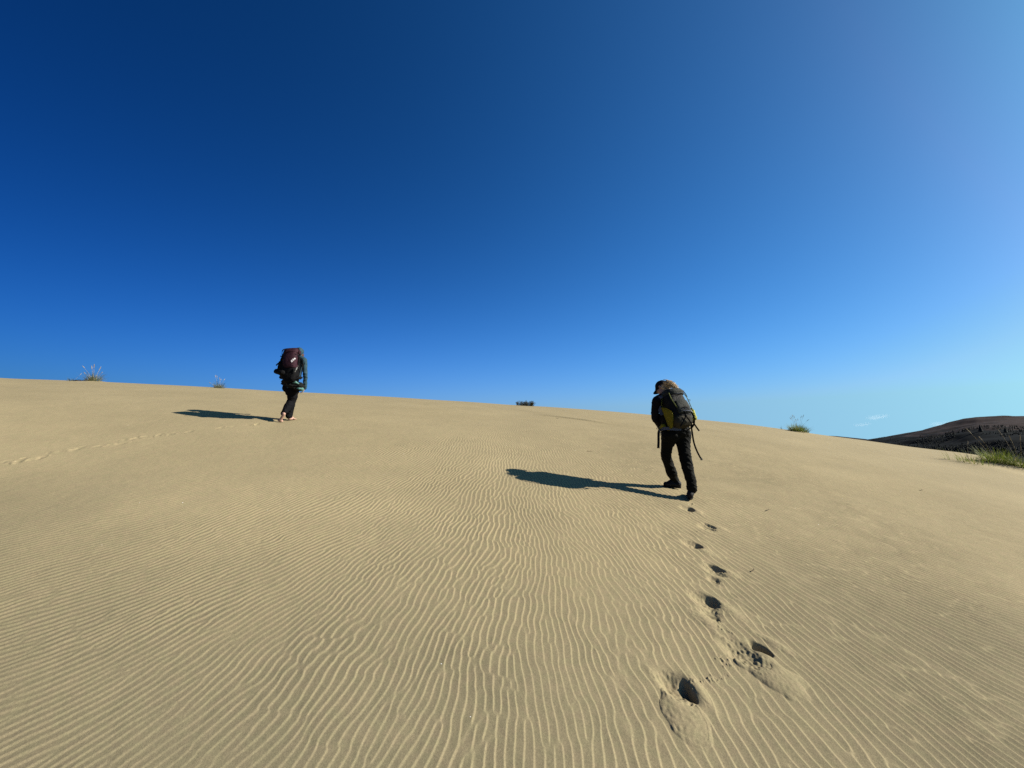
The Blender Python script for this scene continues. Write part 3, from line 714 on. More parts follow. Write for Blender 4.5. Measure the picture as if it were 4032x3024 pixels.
def ribbon(name, pts, w, mat, parent, side, th=.0025):
    """webbing: a flat strap with real thickness following pts; side = direction of its width"""
    V, F = [], []; pts = [np.array(p, float) for p in pts]
    fine_ = []
    for k in range(len(pts) - 1):
        p0 = pts[max(k - 1, 0)]; p1 = pts[k]; p2 = pts[k + 1]; p3 = pts[min(k + 2, len(pts) - 1)]
        for t in (0, .25, .5, .75): fine_.append(.5 * ((2 * p1) + (-p0 + p2) * t + (2 * p0 - 5 * p1 + 4 * p2 - p3) * t * t + (-p0 + 3 * p1 - 3 * p2 + p3) * t ** 3))
    fine_.append(pts[-1])
    for k, p in enumerate(fine_):
        t = nz(fine_[min(k + 1, len(fine_) - 1)] - fine_[max(k - 1, 0)]); s = nz(side - t * np.dot(side, t)); n = np.cross(t, s)
        for a, b in ((-1, -1), (1, -1), (1, 1), (-1, 1)): V.append(p + s * a * w / 2 + n * b * th / 2)
    m = len(fine_)
    for k in range(m - 1):
        for j in range(4): a, b = 4 * k + j, 4 * k + (j + 1) % 4; F.append((a, b, b + 4, a + 4))
    F += [(3, 2, 1, 0), (4 * m - 4, 4 * m - 3, 4 * m - 2, 4 * m - 1)]
    return part(name, V, F, mat, parent, False)
def cord(name, pts, r, mat, parent):
    V, F = [], []; tube_geo(V, F, pts, r, 6); return part(name, V, F, mat, parent)

def hand_prims(w, d, pn, s, curl=.5, side=1):
    """palm, four unequal bent fingers and a thumb; w wrist, d direction of the fingers, pn palm normal, s scale"""
    d = nz(d); pn = nz(pn - d * np.dot(pn, d)); x = np.cross(d, pn) * side; P = []
    for k, o in enumerate((-.030, -.010, .010, .030)): P.append(('c', w + x * o * .6 * s, w + (x * o + d * .085) * s, .014 * s, .011 * s))
    for o, L in zip((-.031, -.010, .011, .031), (.060, .076, .082, .072)):
        p = w + (x * o + d * .088) * s; a = 0
        for k, (fr, r) in enumerate(((.45, .0088), (.32, .0080), (.23, .0070))):
            a += curl * (.5, .8, .6)[k]; q = p + (d * math.cos(a) + pn * math.sin(a)) * L * fr * s; P.append(('c', p, q, r * s, r * .93 * s)); p = q
    b = w + (x * .028 + d * .025) * s; m_ = b + (x * .028 + d * .032 + pn * .012) * s; e = m_ + (x * .008 + d * .030 + pn * .012) * s
    P += [('c', b, m_, .013 * s, .0105 * s), ('c', m_, e, .0098 * s, .0085 * s)]
    return P
def head_prims(c, r, f, u, s):
    """skull, brow, cheeks, jaw, nose, lips and ears around centre c with right/forward/up axes"""
    A = (r, f, u); E = lambda o, rad: ('e', c + (r * o[0] + f * o[1] + u * o[2]) * s, A, [k * s for k in rad])
    return [E((0, -.012, .020), (.077, .096, .092)), E((0, .030, -.035), (.058, .062, .075)), E((0, .058, -.083), (.034, .030, .026)),
            E((0, .080, .024), (.048, .018, .012)), E((.034, .070, -.022), (.022, .020, .022)), E((-.034, .070, -.022), (.022, .020, .022)),
            ('c', c + (f * .088 + u * .018) * s, c + (f * .106 - u * .020) * s, .008 * s, .013 * s), E((0, .090, -.050), (.024, .010, .010)),
            E((.078, -.005, -.008), (.010, .018, .031)), E((-.078, -.005, -.008), (.010, .018, .031))]
def eyes(c, r, f, u, s, parent):
    for sx in (-1, 1):
        bm = bmesh.new(); bmesh.ops.create_uvsphere(bm, u_segments=12, v_segments=8, radius=.0115 * s, matrix=Matrix.Translation(Vector(c + (r * .031 * sx + f * .077 + u * .002) * s)))
        me_ = bpy.data.meshes.new('eye'); bm.to_mesh(me_); bm.free(); me_.materials.append(M_EYE)
        root = parent
        while root.parent: root = root.parent
        o = bpy.data.objects.new('eye', me_); col.objects.link(o); o.parent = parent; o.matrix_parent_inverse = Matrix.Translation(-Vector(root.location))

def loft(name, O, A, secs, mat, parent, n=44, e=3.4, wr=0, seed=0, wsc=18):
    """padded bag volume: rounded-rectangle sections (height, half width, half depth, shift right, shift back) in frame A = (r, b, u)"""
    V, F = [], []; r_, b_, u_ = A; rows = []
    S = np.array(secs, float); T = np.linspace(0, len(S) - 1, (len(S) - 1) * 5 + 1)
    for t in T:
        k = min(int(t), len(S) - 2); f = t - k; f = f * f * (3 - 2 * f) if False else f
        rows.append(S[k] * (1 - f) + S[k + 1] * f)
    m = len(rows)
    for k, (h, hw, hd, sx, sb) in enumerate(rows):
        for j in range(n):
            th = 2 * math.pi * j / n; cx_, cy_ = math.cos(th), math.sin(th)
            q = (abs(cx_) ** e + abs(cy_) ** e) ** (-1 / e); x, y = cx_ * q * hw + sx, cy_ * q * hd + sb
            p = O + r_ * x + b_ * y + u_ * h
            if wr:
                v = Vector(p * wsc) + Vector((seed, 0, 0)); w_ = wr * (.9 * mnoise.noise(v * .45) + .55 * max(0, 1 - 3 * abs(mnoise.noise(v * .8 + Vector((3, 7, 1))))) - .15); p = p + (r_ * cx_ + b_ * cy_) * w_
            V.append(p)
    for k in range(m - 1):
        for j in range(n): a, b = k * n + j, k * n + (j + 1) % n; F.append((a, b, b + n, a + n))
    c0 = len(V); V.append(O + r_ * rows[0][3] + b_ * rows[0][4] + u_ * rows[0][0]); V.append(O + r_ * rows[-1][3] + b_ * rows[-1][4] + u_ * rows[-1][0])
    for j in range(n): F.append((c0, (j + 1) % n, j)); F.append((c0 + 1, (m - 1) * n + j, (m - 1) * n + (j + 1) % n))
    return part(name, V, F, mat, parent)

# ------------------------------------------------------------------ cloth, skin and gear materials
M_SKIN = fabric('skin', (.72, .43, .32), .55, .4, .08, 20, .05, 300, (.78, .48, .37))
M_EYE = principled('eye_white', (.6, .58, .55), .2, .5)
M_PANTS1 = fabric('dark_olive_trousers', (.0065, .007, .005), .85, .2, .25, 12, .9)
M_JACK1 = fabric('black_jacket', (.008, .009, .012), .8, .2, .25, 12, .8)
M_BOOT = fabric('dark_boot_leather', (.010, .010, .012), .6, .35, .4, 40, .5)
M_SOLE = fabric('rubber_sole', (.012, .012, .012), .8, .2, .3, 40, .3)
M_CAP = fabric('dark_cap', (.014, .016, .020), .8, .2, .3, 30, .3)
M_HAIR = plant_mat('blond_hair', (.75, .52, .26), (1.5, 1.2, .78), .45)
M_PACK1 = fabric('charcoal_pack', (.009, .010, .010), .75, .3, .4, 20, .6)
M_LID1 = fabric('grey_green_lid', (.040, .045, .036), .75, .3, .3, 20, .5)
M_BASE1 = fabric('grey_brown_base', (.060, .052, .033), .8, .2, .3, 20, .5)
M_YEL = fabric('mustard_panel', (.30, .25, .008), .75, .3, .2, 20, .5)
M_YELB = fabric('yellow_sack', (.62, .60, .05), .6, .35, .12, 20, .6)
M_LIME = fabric('lime_piping', (.22, .25, .05), .7, .3, .2, 60, .2)
M_WEB = fabric('black_webbing', (.009, .009, .010), .8, .25, .3, 60, .2)
M_GREY = fabric('grey_mesh_strap', (.13, .15, .20), .8, .2, .3, 60, .3)
M_PALE = fabric('pale_reflective', (.42, .43, .40), .5, .4, .25, 60, .2)
M_TEAL = fabric('teal_jacket', (.050, .105, .135), .8, .2, .18, 14, .8)
M_TEALD = fabric('teal_trim', (.20, .42, .36), .75, .2, .2, 30, .4)
M_PANTS2 = fabric('black_trousers', (.006, .006, .008), .85, .2, .25, 12, .9)
M_MAROON = fabric('maroon_pack', (.050, .016, .026), .75, .25, .25, 16, .5)
M_BLACK = fabric('black_pack', (.005, .005, .006), .8, .2, .35, 20, .6)
M_COAT = fabric('dark_tied_jacket', (.014, .015, .014), .85, .2, .4, 24, .9)
M_WHITE = principled('white_print', (.75, .72, .74), .6, .3)

# ================================================================== walker in the cap
DR = pix(ground(2718, 1968))[2]; DL = pix(ground(2672, 1923))[2]
def P(px, py, dd): return at(px, py, DR + dd)
_fh = ray(2690, 1700).copy(); _fh[2] = 0; _fh = nz(_fh); _rh = np.array([_fh[1], -_fh[0], 0.0])
def V1(a, b, c): return nz(_rh * a + _fh * b + np.array([0, 0, 1.0]) * c)
K1 = (DR + .2) / F0                                   # metres per photo pixel at this distance
gR, gL = ground(2718, 1966), ground(2672, 1921)
o1 = (gR + gL) / 2; man = empty('person', o1)
tag(man, 'person in dark cap, black jacket and boots with blond hair blowing, leaning uphill', 'person')
dl = DL - DR
hipL, hipR = P(2636, 1703, .26), P(2692, 1703, .34)
kneL, ankL = P(2625, 1794, .36), P(2659, 1893, dl + .02)
kneR, ankR = P(2699, 1797, .20), P(2722, 1930, .03)
pel, bel, che, nek = P(2664, 1688, .28), P(2657, 1650, .34), P(2640, 1598, .46), P(2619, 1556, .56)
shL, elL, wrL = P(2587, 1580, .38), P(2578, 1646, .42), P(2600, 1682, .50)
shR, elR, wrR = P(2672, 1578, .58), P(2700, 1640, .52), P(2676, 1680, .48)
hf = nz(V1(-.80, .30, -.52)); hu = nz(V1(-.42, .40, .82) - hf * np.dot(V1(-.42, .40, .82), hf)); hr = np.cross(hf, hu)
hc = P(2606, 1527, .60)
toeL, heeL = P(2622, 1909, dl + .02), P(2671, 1913, dl - .02)
toeR, heeR = gR + V1(.05, 1, .28) * .17 + np.array([0, 0, .03]), gR + V1(0, -.3, 0) * .05 + np.array([0, 0, .04])
body = head_prims(hc, hr, hf, hu, .98) + chain([hc - hu * .05, nek], [.052, .056]) + chain([nek, che, bel, pel], [.06, .125, .115, .12]) \
    + chain([nek, shL, elL, wrL], [.05, .05, .036, .026]) + chain([nek, shR, elR, wrR], [.05, .05, .036, .026]) \
    + chain([pel, hipL, kneL, ankL], [.10, .080, .050, .036]) + chain([pel, hipR, kneR, ankR], [.10, .080, .050, .036]) \
    + chain([ankL, toeL], [.036, .03]) + chain([ankR, toeR], [.036, .03]) \
    + hand_prims(wrL, V1(.75, .5, -.1), V1(.3, -.6, -.6), 1.0, .75) + hand_prims(wrR, V1(-.8, .2, -.1), V1(-.3, -.6, -.6), 1.0, .75, -1)
bod = grow('body', body, M_SKIN, man, .0045, 3)
eyes(hc, hr, hf, hu, .98, man)
# trousers follow the measured outline of the legs
def q1(px, py, dd): return P(px, py, dd)
TL = [(2640, 1712, .27, 36), (2627, 1752, .33, 23.5), (2622, 1792, .37, 20.5), (2633, 1830, (.36 + dl) / 2, 20), (2645, 1862, dl * .9, 20.5), (2655, 1882, dl + .02, 15.5), (2660, 1892, dl + .02, 16)]
TR = [(2684, 1712, .33, 36), (2690, 1752, .28, 26.5), (2697, 1793, .20, 22.5), (2705, 1832, .14, 21.5), (2713, 1866, .08, 20), (2721, 1894, .04, 18.5), (2724, 1925, .02, 18.5)]
tr = []
for C in (TL, TR):
    tr += chain([P(a, b, c) for a, b, c, r in C], [r * K1 for *_, r in C])
tr += [('e', P(2662, 1700, .29), (_rh, _fh, np.array([0, 0, 1.0])), (.205, .135, .12)), ('c', P(2640, 1690, .26), P(2690, 1690, .34), .10, .10),
       ('c', P(2727, 1916, -.01), P(2730, 1926, -.01), .035, .042)]
grow('trousers', tr, M_PANTS1, man, .0065, 3, .0105, (13, 13, 17), 3)
jk = chain([nek, che, P(2640, 1648, .36), P(2660, 1682, .3)], [.075, .165, .165, .165]) + chain([P(2612, 1568, .46), shL, P(2580, 1612, .40), elL, wrL], [.09, .078, .064, .056, .046]) \
    + chain([P(2650, 1566, .6), shR, elR, wrR], [.09, .072, .050, .040])
grow('jacket', jk, M_JACK1, man, .008, 4, .010, (12, 12, 12), 9)
for nm, side, hee, toe, ank, up in (('l', -1, heeL, toeL, ankL, 0), ('r', 1, heeR, toeR, ankR, 0)):
    ax = nz(toe - hee); lat = nz(np.cross(ax, [0, 0, 1.0])); u = np.cross(lat, ax)
    pr = chain([ank + u * .03, ank - u * .01, hee + u * .035, hee + u * .02], [.052, .052, .048, .046]) + chain([ank, (ank + toe) / 2 + u * .004, toe + u * .004], [.050, .043, .034]) \
        + chain([hee + u * .02, toe + u * .01], [.044, .040])
    bt = grow('boot', pr, M_BOOT, man, .006, 3, .003, (40, 40, 40), 5)
    V, F = [], []; n = 28; c = (hee + toe) / 2
    for lv, ex in ((-.036, .94), (-.008, 1.0)):
        for j in range(n):
            th = 2 * math.pi * j / n; L = np.linalg.norm(toe - hee) / 2 + .048
            V.append(c + ax * math.cos(th) * L * ex + lat * math.sin(th) * (.043 + .006 * math.cos(th)) * ex + u * lv)
    for j in range(n): F.append((j, (j + 1) % n, n + (j + 1) % n, n + j))
    F.append(tuple(range(n))[::-1]); F.append(tuple(range(n, 2 * n)))
    part('sole', V, F, M_SOLE, bt)
# cap: crown over the skull, curved brim ahead of the brow
cp = [('e', hc + (hu * .040 - hf * .008), (hr, hf, hu), (.086, .105, .088)), ('e', hc + (hu * .022 + hf * .012), (hr, hf, hu), (.088, .100, .030))]
cap_o = grow('cap', cp, M_CAP, man, .006, 4, .004, (30, 30, 30), 2)
V, F = [], []; nb = 15
for lay in (0, 1):
    for row in range(5):
        for j in range(nb):
            a = (j / (nb - 1) - .5) * 2.3; t = row / 4; rr = .080 + .078 * t * math.cos(a * .62)
            p = hc + hr * math.sin(a) * (.080 + .012 * t) + hf * (.012 + math.cos(a) * rr) + hu * (.024 - .030 * t - .022 * math.sin(a) ** 2 + .004 * lay); V.append(p)
for lay in (0, 1):
    for row in range(4):
        for j in range(nb - 1):
            a = lay * 5 * nb + row * nb + j; F.append((a, a + 1, a + nb + 1, a + nb) if lay else (a + nb, a + nb + 1, a + 1, a))
for j in range(nb - 1): a = 4 * nb + j; F.append((a, a + 1, a + 1 + 5 * nb, a + 5 * nb))
part('brim', V, F, M_CAP, cap_o)
# hair: a mass at the nape and long strands lifted to the right by the wind
rg = random.Random(5)
hm = [('e', hc - hf * .045 - hu * .030, (hr, hf, hu), (.078, .062, .075)), ('c', P(2622, 1521, .53), P(2645, 1521, .46), .040, .030), ('c', P(2645, 1521, .46), P(2662, 1529, .42), .028, .016)]
ho = grow('hair', hm, M_HAIR, man, .006, 2, .016, (40, 30, 70), 8)
V, F = [], []
for k in range(230):
    s = P(2622 + rg.gauss(0, 5), 1511 + rg.gauss(0, 6), .50 + rg.gauss(0, .03)); L = rg.uniform(.45, 1.12)
    e_ = P(2624 + 43 * L + rg.gauss(0, 3), 1508 + 17 * L * L + rg.gauss(0, 4.5), .40 + rg.gauss(0, .04))
    m_ = (s + e_) / 2 + np.array([0, 0, rg.uniform(.0, .035)]); c2 = m_ * .5 + e_ * .5 + np.array([0, 0, rg.gauss(.008, .008)])
    tube_geo(V, F, [s, (s + m_) / 2 + np.array([0, 0, .012]), m_, c2, e_], [.0045, .004, .0035, .0028, .001], 4)
for k in range(60):
    s = hc - hf * .03 - hu * .03 + hr * rg.uniform(-.07, .07) + hf * rg.gauss(0, .02); e_ = s - hu * rg.uniform(.05, .12) + _rh * rg.uniform(0, .06) + hf * rg.gauss(0, .015)
    tube_geo(V, F, [s, (s + e_) / 2 + _rh * .01, e_], [.004, .003, .001], 4)
part('hair_strands', V, F, M_HAIR, ho)

# ------------------------------------------------------------------ grey and yellow backpack
pB, pT = P(2682, 1672, .13), P(2642, 1548, .34)
pu = nz(pT - pB); rr0 = V1(.82, .57, 0); pr_ = nz(rr0 - pu * np.dot(rr0, pu)); pb = np.cross(pr_, pu)         # pb points backwards out of the pack
if np.dot(pb, _fh) > 0: pb = -pb
PH = float(np.linalg.norm(pT - pB)); A1 = (pr_, pb, pu)
pk = empty('backpack', pB); tag(pk, 'grey and black backpack with mustard side panel worn by the walker in the cap', 'backpack', None)
def L1(a, b, c): return pB + pr_ * a + pb * b + pu * c
loft('main_compartment', pB, A1, [(.085, .135, .10, 0, 0), (.10, .160, .125, 0, 0), (.20, .172, .135, 0, .004), (.32, .165, .130, 0, .002), (PH - .05, .145, .115, 0, 0), (PH - .01, .115, .09, 0, -.01)], M_PACK1, pk, 48, 3.2, .014, 4, 16)
loft('base_compartment', pB, A1, [(-.055, .06, .05, 0, 0), (-.04, .125, .095, 0, 0), (0, .160, .125, 0, .004), (.07, .168, .134, 0, .006), (.105, .160, .125, 0, 0), (.112, .14, .11, 0, 0)], M_BASE1, pk, 44, 3.2, .010, 8, 14)
loft('lid', pB, A1, [(PH - .075, .12, .10, .008, 0), (PH - .065, .150, .128, .012, .004), (PH - .015, .162, .138, .014, .004), (PH + .035, .140, .115, .008, -.004), (PH + .058, .07, .055, 0, -.01)], M_LID1, pk, 44, 2.8, .010, 2, 14)
loft('front_pocket', L1(.025, .125, .13), A1, [(0, .06, .02, 0, 0), (.012, .105, .034, 0, 0), (.12, .112, .044, 0, .004), (.21, .095, .030, 0, 0), (.225, .05, .015, 0, 0)], M_LID1, pk, 36, 3, .008, 6, 22)
loft('side_pocket', L1(.165, .0, .06), A1, [(0, .02, .06, 0, 0), (.015, .038, .09, 0, 0), (.10, .042, .095, .004, 0), (.17, .030, .085, 0, 0), (.18, .01, .06, 0, 0)], M_PALE, pk, 32, 3, .006, 3, 22)
# mustard stretch panel on the left flank: a long leaf, padded
def leaf(name, f_, mat, th=.010):
    out = [f_(t) for t in np.linspace(0, 1, 15)]; V, F = [], []
    for lay in (0, 1):
        for a, b in out:
            for k in range(7):
                s = k / 6; q = a * (1 - s) + b * s; bul = math.sin(math.pi * s) * .014 + th * lay; V.append(q - pr_ * bul + pb * bul * .5)
    for lay in (0, 1):
        for i in range(14):
            for k in range(6):
                x = lay * 105 + i * 7 + k; F.append((x, x + 1, x + 8, x + 7) if lay else (x + 7, x + 8, x + 1, x))
    for i in range(14):
        for k in (0, 6): x = i * 7 + k; F.append((x, x + 7, x + 112, x + 105) if k == 0 else (x + 105, x + 112, x + 7, x))
    return part(name, V, F, mat, pk)
leaf('stretch_panel', lambda t: (L1(-.168, -.105 + .03 * t, .315 - .36 * t ** 1.1), L1(-.166, -.085 + .20 * min(1, t * 2.6) ** .7 - (.10 * max(0, t - .55) / .45), .325 - .37 * t)), M_YEL)
leaf('wing_panel', lambda t: (L1(-.155, -.115 - .10 * t, .02 - .02 * t), L1(-.155, -.02 - .16 * t, -.045 - .012 * t)), M_YEL)
# hip belt with padded fins
hb = [P(2700, 1686, .22), P(2664, 1690, .10), P(2622, 1687, .14), P(2601, 1691, .26), P(2604, 1688, .40)]
ribbon('hip_belt', hb, .045, M_GREY, pk, np.array([0, 0, 1.0]), .012)
pb2 = grow('belt_pocket', chain([P(2612, 1678, .22), P(2602, 1690, .30)], [.040, .036]), M_YEL, pk, .006, 3, .006, (30, 30, 30), 4)
ribbon('shoulder_strap', [P(2612, 1560, .32), P(2596, 1568, .33), P(2594, 1590, .34), P(2600, 1618, .33), P(2609, 1634, .28)], .052, M_GREY, pk, _rh, .014)
ribbon('shoulder_strap', [P(2655, 1556, .56), P(2680, 1566, .60), P(2688, 1595, .60), P(2690, 1625, .50)], .052, M_GREY, pk, _rh, .014)
cord('piping', [L1(-.120, .112, PH - .04), L1(-.135, .138, PH - .12), L1(-.10, .148, .26), L1(-.055, .150, .19)], [.006, .007, .007, .006], M_LIME, pk)
cord('piping', [L1(-.150, -.02, PH - .01), L1(-.165, -.05, .42), L1(-.176, -.075, .36), L1(-.172, -.045, .30)], [.004, .005, .005, .004], M_LIME, pk)
cord('piping', [L1(.150, .09, PH - .05), L1(.168, .11, .40), L1(.176, .115, .30), L1(.178, .12, .22)], [.005, .006, .006, .005], M_LIME, pk)
cord('lid_zip', [L1(-.06, .146, PH - .062), L1(0, .152, PH - .070), L1(.10, .150, PH - .058), L1(.160, .110, PH - .02), L1(.158, .05, PH + .02)], .004, M_GREY, pk)
def buckle(p, s, mat=M_PALE):
    V, F = [], []; 
    for k in range(9):
        a = 2 * math.pi * k / 8; V_ = p + (_rh * math.cos(a) * s + np.array([0, 0, 1.0]) * math.sin(a) * s * .7); V.append(V_)
    W_, G_ = [], []; tube_geo(W_, G_, V, .0035, 5); return part('buckle', W_, G_, mat, pk)
buckle(L1(-.045, .160, .175), .015); buckle(P(2724, 1663, .18), .018, M_PALE); buckle(P(2588, 1687, .24), .014); buckle(L1(.172, .13, .34), .018, M_LIME)
def web(pts, w, side=None, mat=M_WEB): return ribbon('webbing_strap', pts, w, mat, pk, _rh if side is None else side)
web([L1(.0, .165, .16), L1(.0, .156, .08), L1(-.05, .140, .01), L1(-.10, .100, -.06)], .018)
web([L1(.0, .166, .16), L1(.01, .158, .08), L1(.05, .146, .01), L1(.09, .11, -.07), P(2702, 1697, .10)], .018)
web([L1(.150, .10, .20), L1(.165, .118, .08), L1(.145, .10, -.03), L1(.11, .06, -.08)], .026)
web([P(2599, 1688, .25), P(2594, 1700, .235), P(2593, 1714, .225), P(2593, 1740, .20), P(2592, 1765, .20)], .036)
web([P(2720, 1671, .18), P(2725, 1700, .15), P(2732, 1742, .12), P(2745, 1778, .10), P(2761, 1808, .08)], .024)
web([P(2759, 1803, .08), P(2764, 1812, .08)], .030, None, M_PALE)
web([P(2724, 1655, .10), P(2738, 1676, .08), P(2753, 1697, .06)], .022)
cord('pull_cord', [L1(.150, .10, PH - .03), P(2694, 1545, .28), P(2700, 1552, .27), P(2705, 1563, .27)], [.006, .007, .006, .008], M_WEB, pk)
cord('pull_cord', [L1(.175, .12, .22), P(2728, 1611, .20), P(2731, 1613, .20), P(2727, 1617, .20)], .0035, M_WEB, pk)
cord('pull_cord', [P(2595, 1690, .18), P(2600, 1702, .17), P(2600, 1716, .17)], .004, M_PALE, pk)
for dx, dz_ in ((-.05, .24), (0, .235), (.05, .24)): cord('gear_loop', [L1(.03 + dx, .172, .13 + dz_ * .3), L1(.03 + dx, .182, .12 + dz_ * .3), L1(.03 + dx, .170, .10 + dz_ * .3)], .005, M_GREY, pk)
web([L1(-.02, .172, .215), L1(.05, .180, .218), L1(.13, .150, .215)], .016, pu); web([L1(-.02, .170, .165), L1(.05, .178, .160), L1(.13, .148, .165)], .010, pu, M_GREY)
# yellow stuff sack riding in the right side pocket
sk = empty('stuff_sack', P(2735, 1652, .30)); tag(sk, 'bright yellow stuff sack sticking out of the right side of the grey and yellow backpack', 'bag')
grow('sack', [('c', P(2733, 1644, .26), P(2727, 1622, .30), .044, .036), ('c', P(2727, 1622, .30), P(2722, 1610, .33), .036, .016), ('c', P(2722, 1650, .24), P(2733, 1647, .27), .03, .03)], M_YELB, sk, .006, 3, .008, (30, 30, 40), 7)
ribbon('sack_strap', [P(2722, 1650, .18), P(2731, 1648, .20), P(2736, 1632, .24)], .014, M_WEB, sk, _fh)

# ================================================================== barefoot walker
D2 = pix(ground(1103, 1661))[2]; D2R = pix(ground(1140, 1654))[2]
def Q(px, py, dd): return at(px, py, D2 + dd)
_f2 = ray(1150, 1500).copy(); _f2[2] = 0; _f2 = nz(_f2); _r2 = np.array([_f2[1], -_f2[0], 0.0]); _z = np.array([0, 0, 1.0])
def V2(a, b, c): return nz(_r2 * a + _f2 * b + _z * c)
K2 = (D2 + .2) / F0; dr = D2R - D2
g1, g2 = ground(1103, 1661), ground(1140, 1654)
wom = empty('person', (g1 + g2) / 2)
tag(wom, 'barefoot person in teal hooded jacket and black trousers walking up the dune', 'person')
pel2, bel2, che2, nek2 = Q(1146, 1527, .25), Q(1152, 1495, .32), Q(1166, 1440, .42), Q(1176, 1406, .50)
hc2 = Q(1179, 1389, .54)
h2f = V2(.66, .62, -.42); h2u = nz(V2(.25, .3, .9) - h2f * np.dot(V2(.25, .3, .9), h2f)); h2r = np.cross(h2f, h2u)
s2R, e2R, w2R = Q(1197, 1419, .34), Q(1202, 1471, .30), Q(1201, 1528, .36)
s2L, e2L, w2L = Q(1154, 1420, .56), Q(1156, 1470, .52), Q(1168, 1508, .52)
k2L, a2L = Q(1146, 1576, .28), Q(1114, 1628, .05)
k2R, a2R = Q(1154, 1574, .34), Q(1139, 1641, dr + .02)
ball = g1 + np.array([0, 0, .022]); 
heL = Q(1118, 1630, -.02)
hR = g2 + np.array([0, 0, .028]); tR = Q(1157, 1651, dr + .10)
def gfix(p, h): p = np.array(p, float); p[2] = gz(p[0], p[1]) + h; return p
tR = gfix(tR, .016); hR = gfix(hR, .03); ball = gfix(ball, .02)
ftw = nz(np.cross(nz(ball - heL), _f2)); toe0 = ball
body2 = head_prims(hc2, h2r, h2f, h2u, .90) + chain([hc2 - h2u * .04, nek2], [.045, .05]) + chain([nek2, che2, bel2, pel2], [.05, .105, .095, .11]) \
    + chain([nek2, s2R, e2R, w2R], [.045, .044, .032, .023]) + chain([nek2, s2L, e2L, w2L], [.045, .044, .032, .023]) \
    + chain([pel2, k2L, a2L], [.09, .046, .033]) + chain([pel2, k2R, a2R], [.09, .044, .029]) \
    + hand_prims(w2R, V2(-.35, .35, -.85), V2(-.8, .1, .2), .95, .55) + hand_prims(w2L, V2(.2, .5, -.75), V2(-.6, .1, .1), .95, .6, -1)
# rear foot up on its toes, sole towards the eye; front foot flat
body2 += chain([a2L, heL], [.034, .032]) + chain([heL, (heL + ball) / 2, ball + _z * .012], [.034, .029, .034]) + [('c', ball - _r2 * .028 + _z * .008, ball + _r2 * .028 + _z * .008, .022, .024)]
fwd2 = V2(.5, .8, .1); sd2 = nz(np.cross(fwd2, _z))
for k, (o, L) in enumerate(((-.034, .040), (-.018, .036), (-.002, .034), (.013, .030), (.027, .026))):
    p_ = gfix(ball - sd2 * o * 1.0, .012); body2.append(('c', p_, gfix(p_ + fwd2 * L, .010), .0125 if k == 0 else .0095, .010 if k == 0 else .0075))
ax2 = nz(tR - hR); sd3 = nz(np.cross(ax2, _z))
body2 += chain([a2R, hR + _z * .012], [.034, .034]) + chain([a2R + ax2 * .02 - _z * .01, hR * .45 + tR * .55 + _z * .030, tR], [.034, .026, .018]) + chain([hR, tR], [.030, .020]) + [('c', tR - ax2 * .02 - sd3 * .026, tR - ax2 * .02 + sd3 * .024, .018, .017)]
for k, (o, L) in enumerate(((.032, .042), (.016, .038), (.001, .035), (-.013, .030), (-.026, .025))):
    p_ = tR - ax2 * .01 + sd3 * o; body2.append(('c', p_, gfix(p_ + ax2 * L, .010), .0115 if k == 0 else .009, .0095 if k == 0 else .0072))
grow('body', body2, M_SKIN, wom, .0045, 2)
eyes(hc2, h2r, h2f, h2u, .90, wom)
T2L = [(1148, 1537, .24, 24), (1150, 1556, .25, 17.5), (1147, 1577, .28, 14), (1133, 1602, .17, 13.5), (1121, 1620, .07, 11), (1115, 1627, .05, 9.5)]
T2R = [(1150, 1537, .28, 26), (1154, 1558, .32, 17), (1152, 1578, .34, 13.5), (1146, 1602, .30, 12.5), (1140, 1625, dr + .03, 13.5), (1138, 1637, dr + .01, 12)]
tr2 = []
for C in (T2L, T2R): tr2 += chain([Q(a, b, c) for a, b, c, r in C], [r * K2 for *_, r in C])
tr2 += [('e', Q(1144, 1528, .25), (_r2, _f2, _z), (.165, .13, .12))]
grow('trousers', tr2, M_PANTS2, wom, .0065, 3, .010, (14, 14, 17), 13)
jk2 = chain([nek2, che2, bel2, Q(1146, 1520, .26)], [.065, .145, .13, .15]) + chain([Q(1180, 1412, .44), s2R, e2R, w2R], [.075, .062, .049, .038]) + chain([Q(1166, 1414, .56), s2L, e2L, w2L], [.07, .06, .046, .038])
grow('jacket', jk2, M_TEAL, wom, .007, 4, .011, (16, 16, 16), 23)
hd2 = [('e', hc2 + h2u * .018 - h2f * .016, (h2r, h2f, h2u), (.090, .100, .104)), ('c', hc2 - h2u * .07 - h2f * .03, nek2, .062, .075), ('e', hc2 - h2f * .06 - h2u * .08, (h2r, h2f, h2u), (.075, .05, .05))]
grow('hood', hd2, M_TEAL, wom, .0065, 4, .006, (20, 20, 20), 33)
rg = random.Random(8); V, F = [], []
for k in range(70):
    s = hc2 + h2r * rg.uniform(.045, .085) + h2f * rg.uniform(.03, .08) - h2u * rg.uniform(.0, .06); e_ = s - _z * rg.uniform(.04, .11) - _r2 * rg.uniform(0, .07) - _f2 * rg.uniform(0, .05)
    tube_geo(V, F, [s, (s + e_) / 2 - _r2 * .01, e_], [.004, .003, .0012], 4)
part('hair', V, F, plant_mat('brown_hair', (.10, .05, .03), (.26, .14, .09), .5), wom)
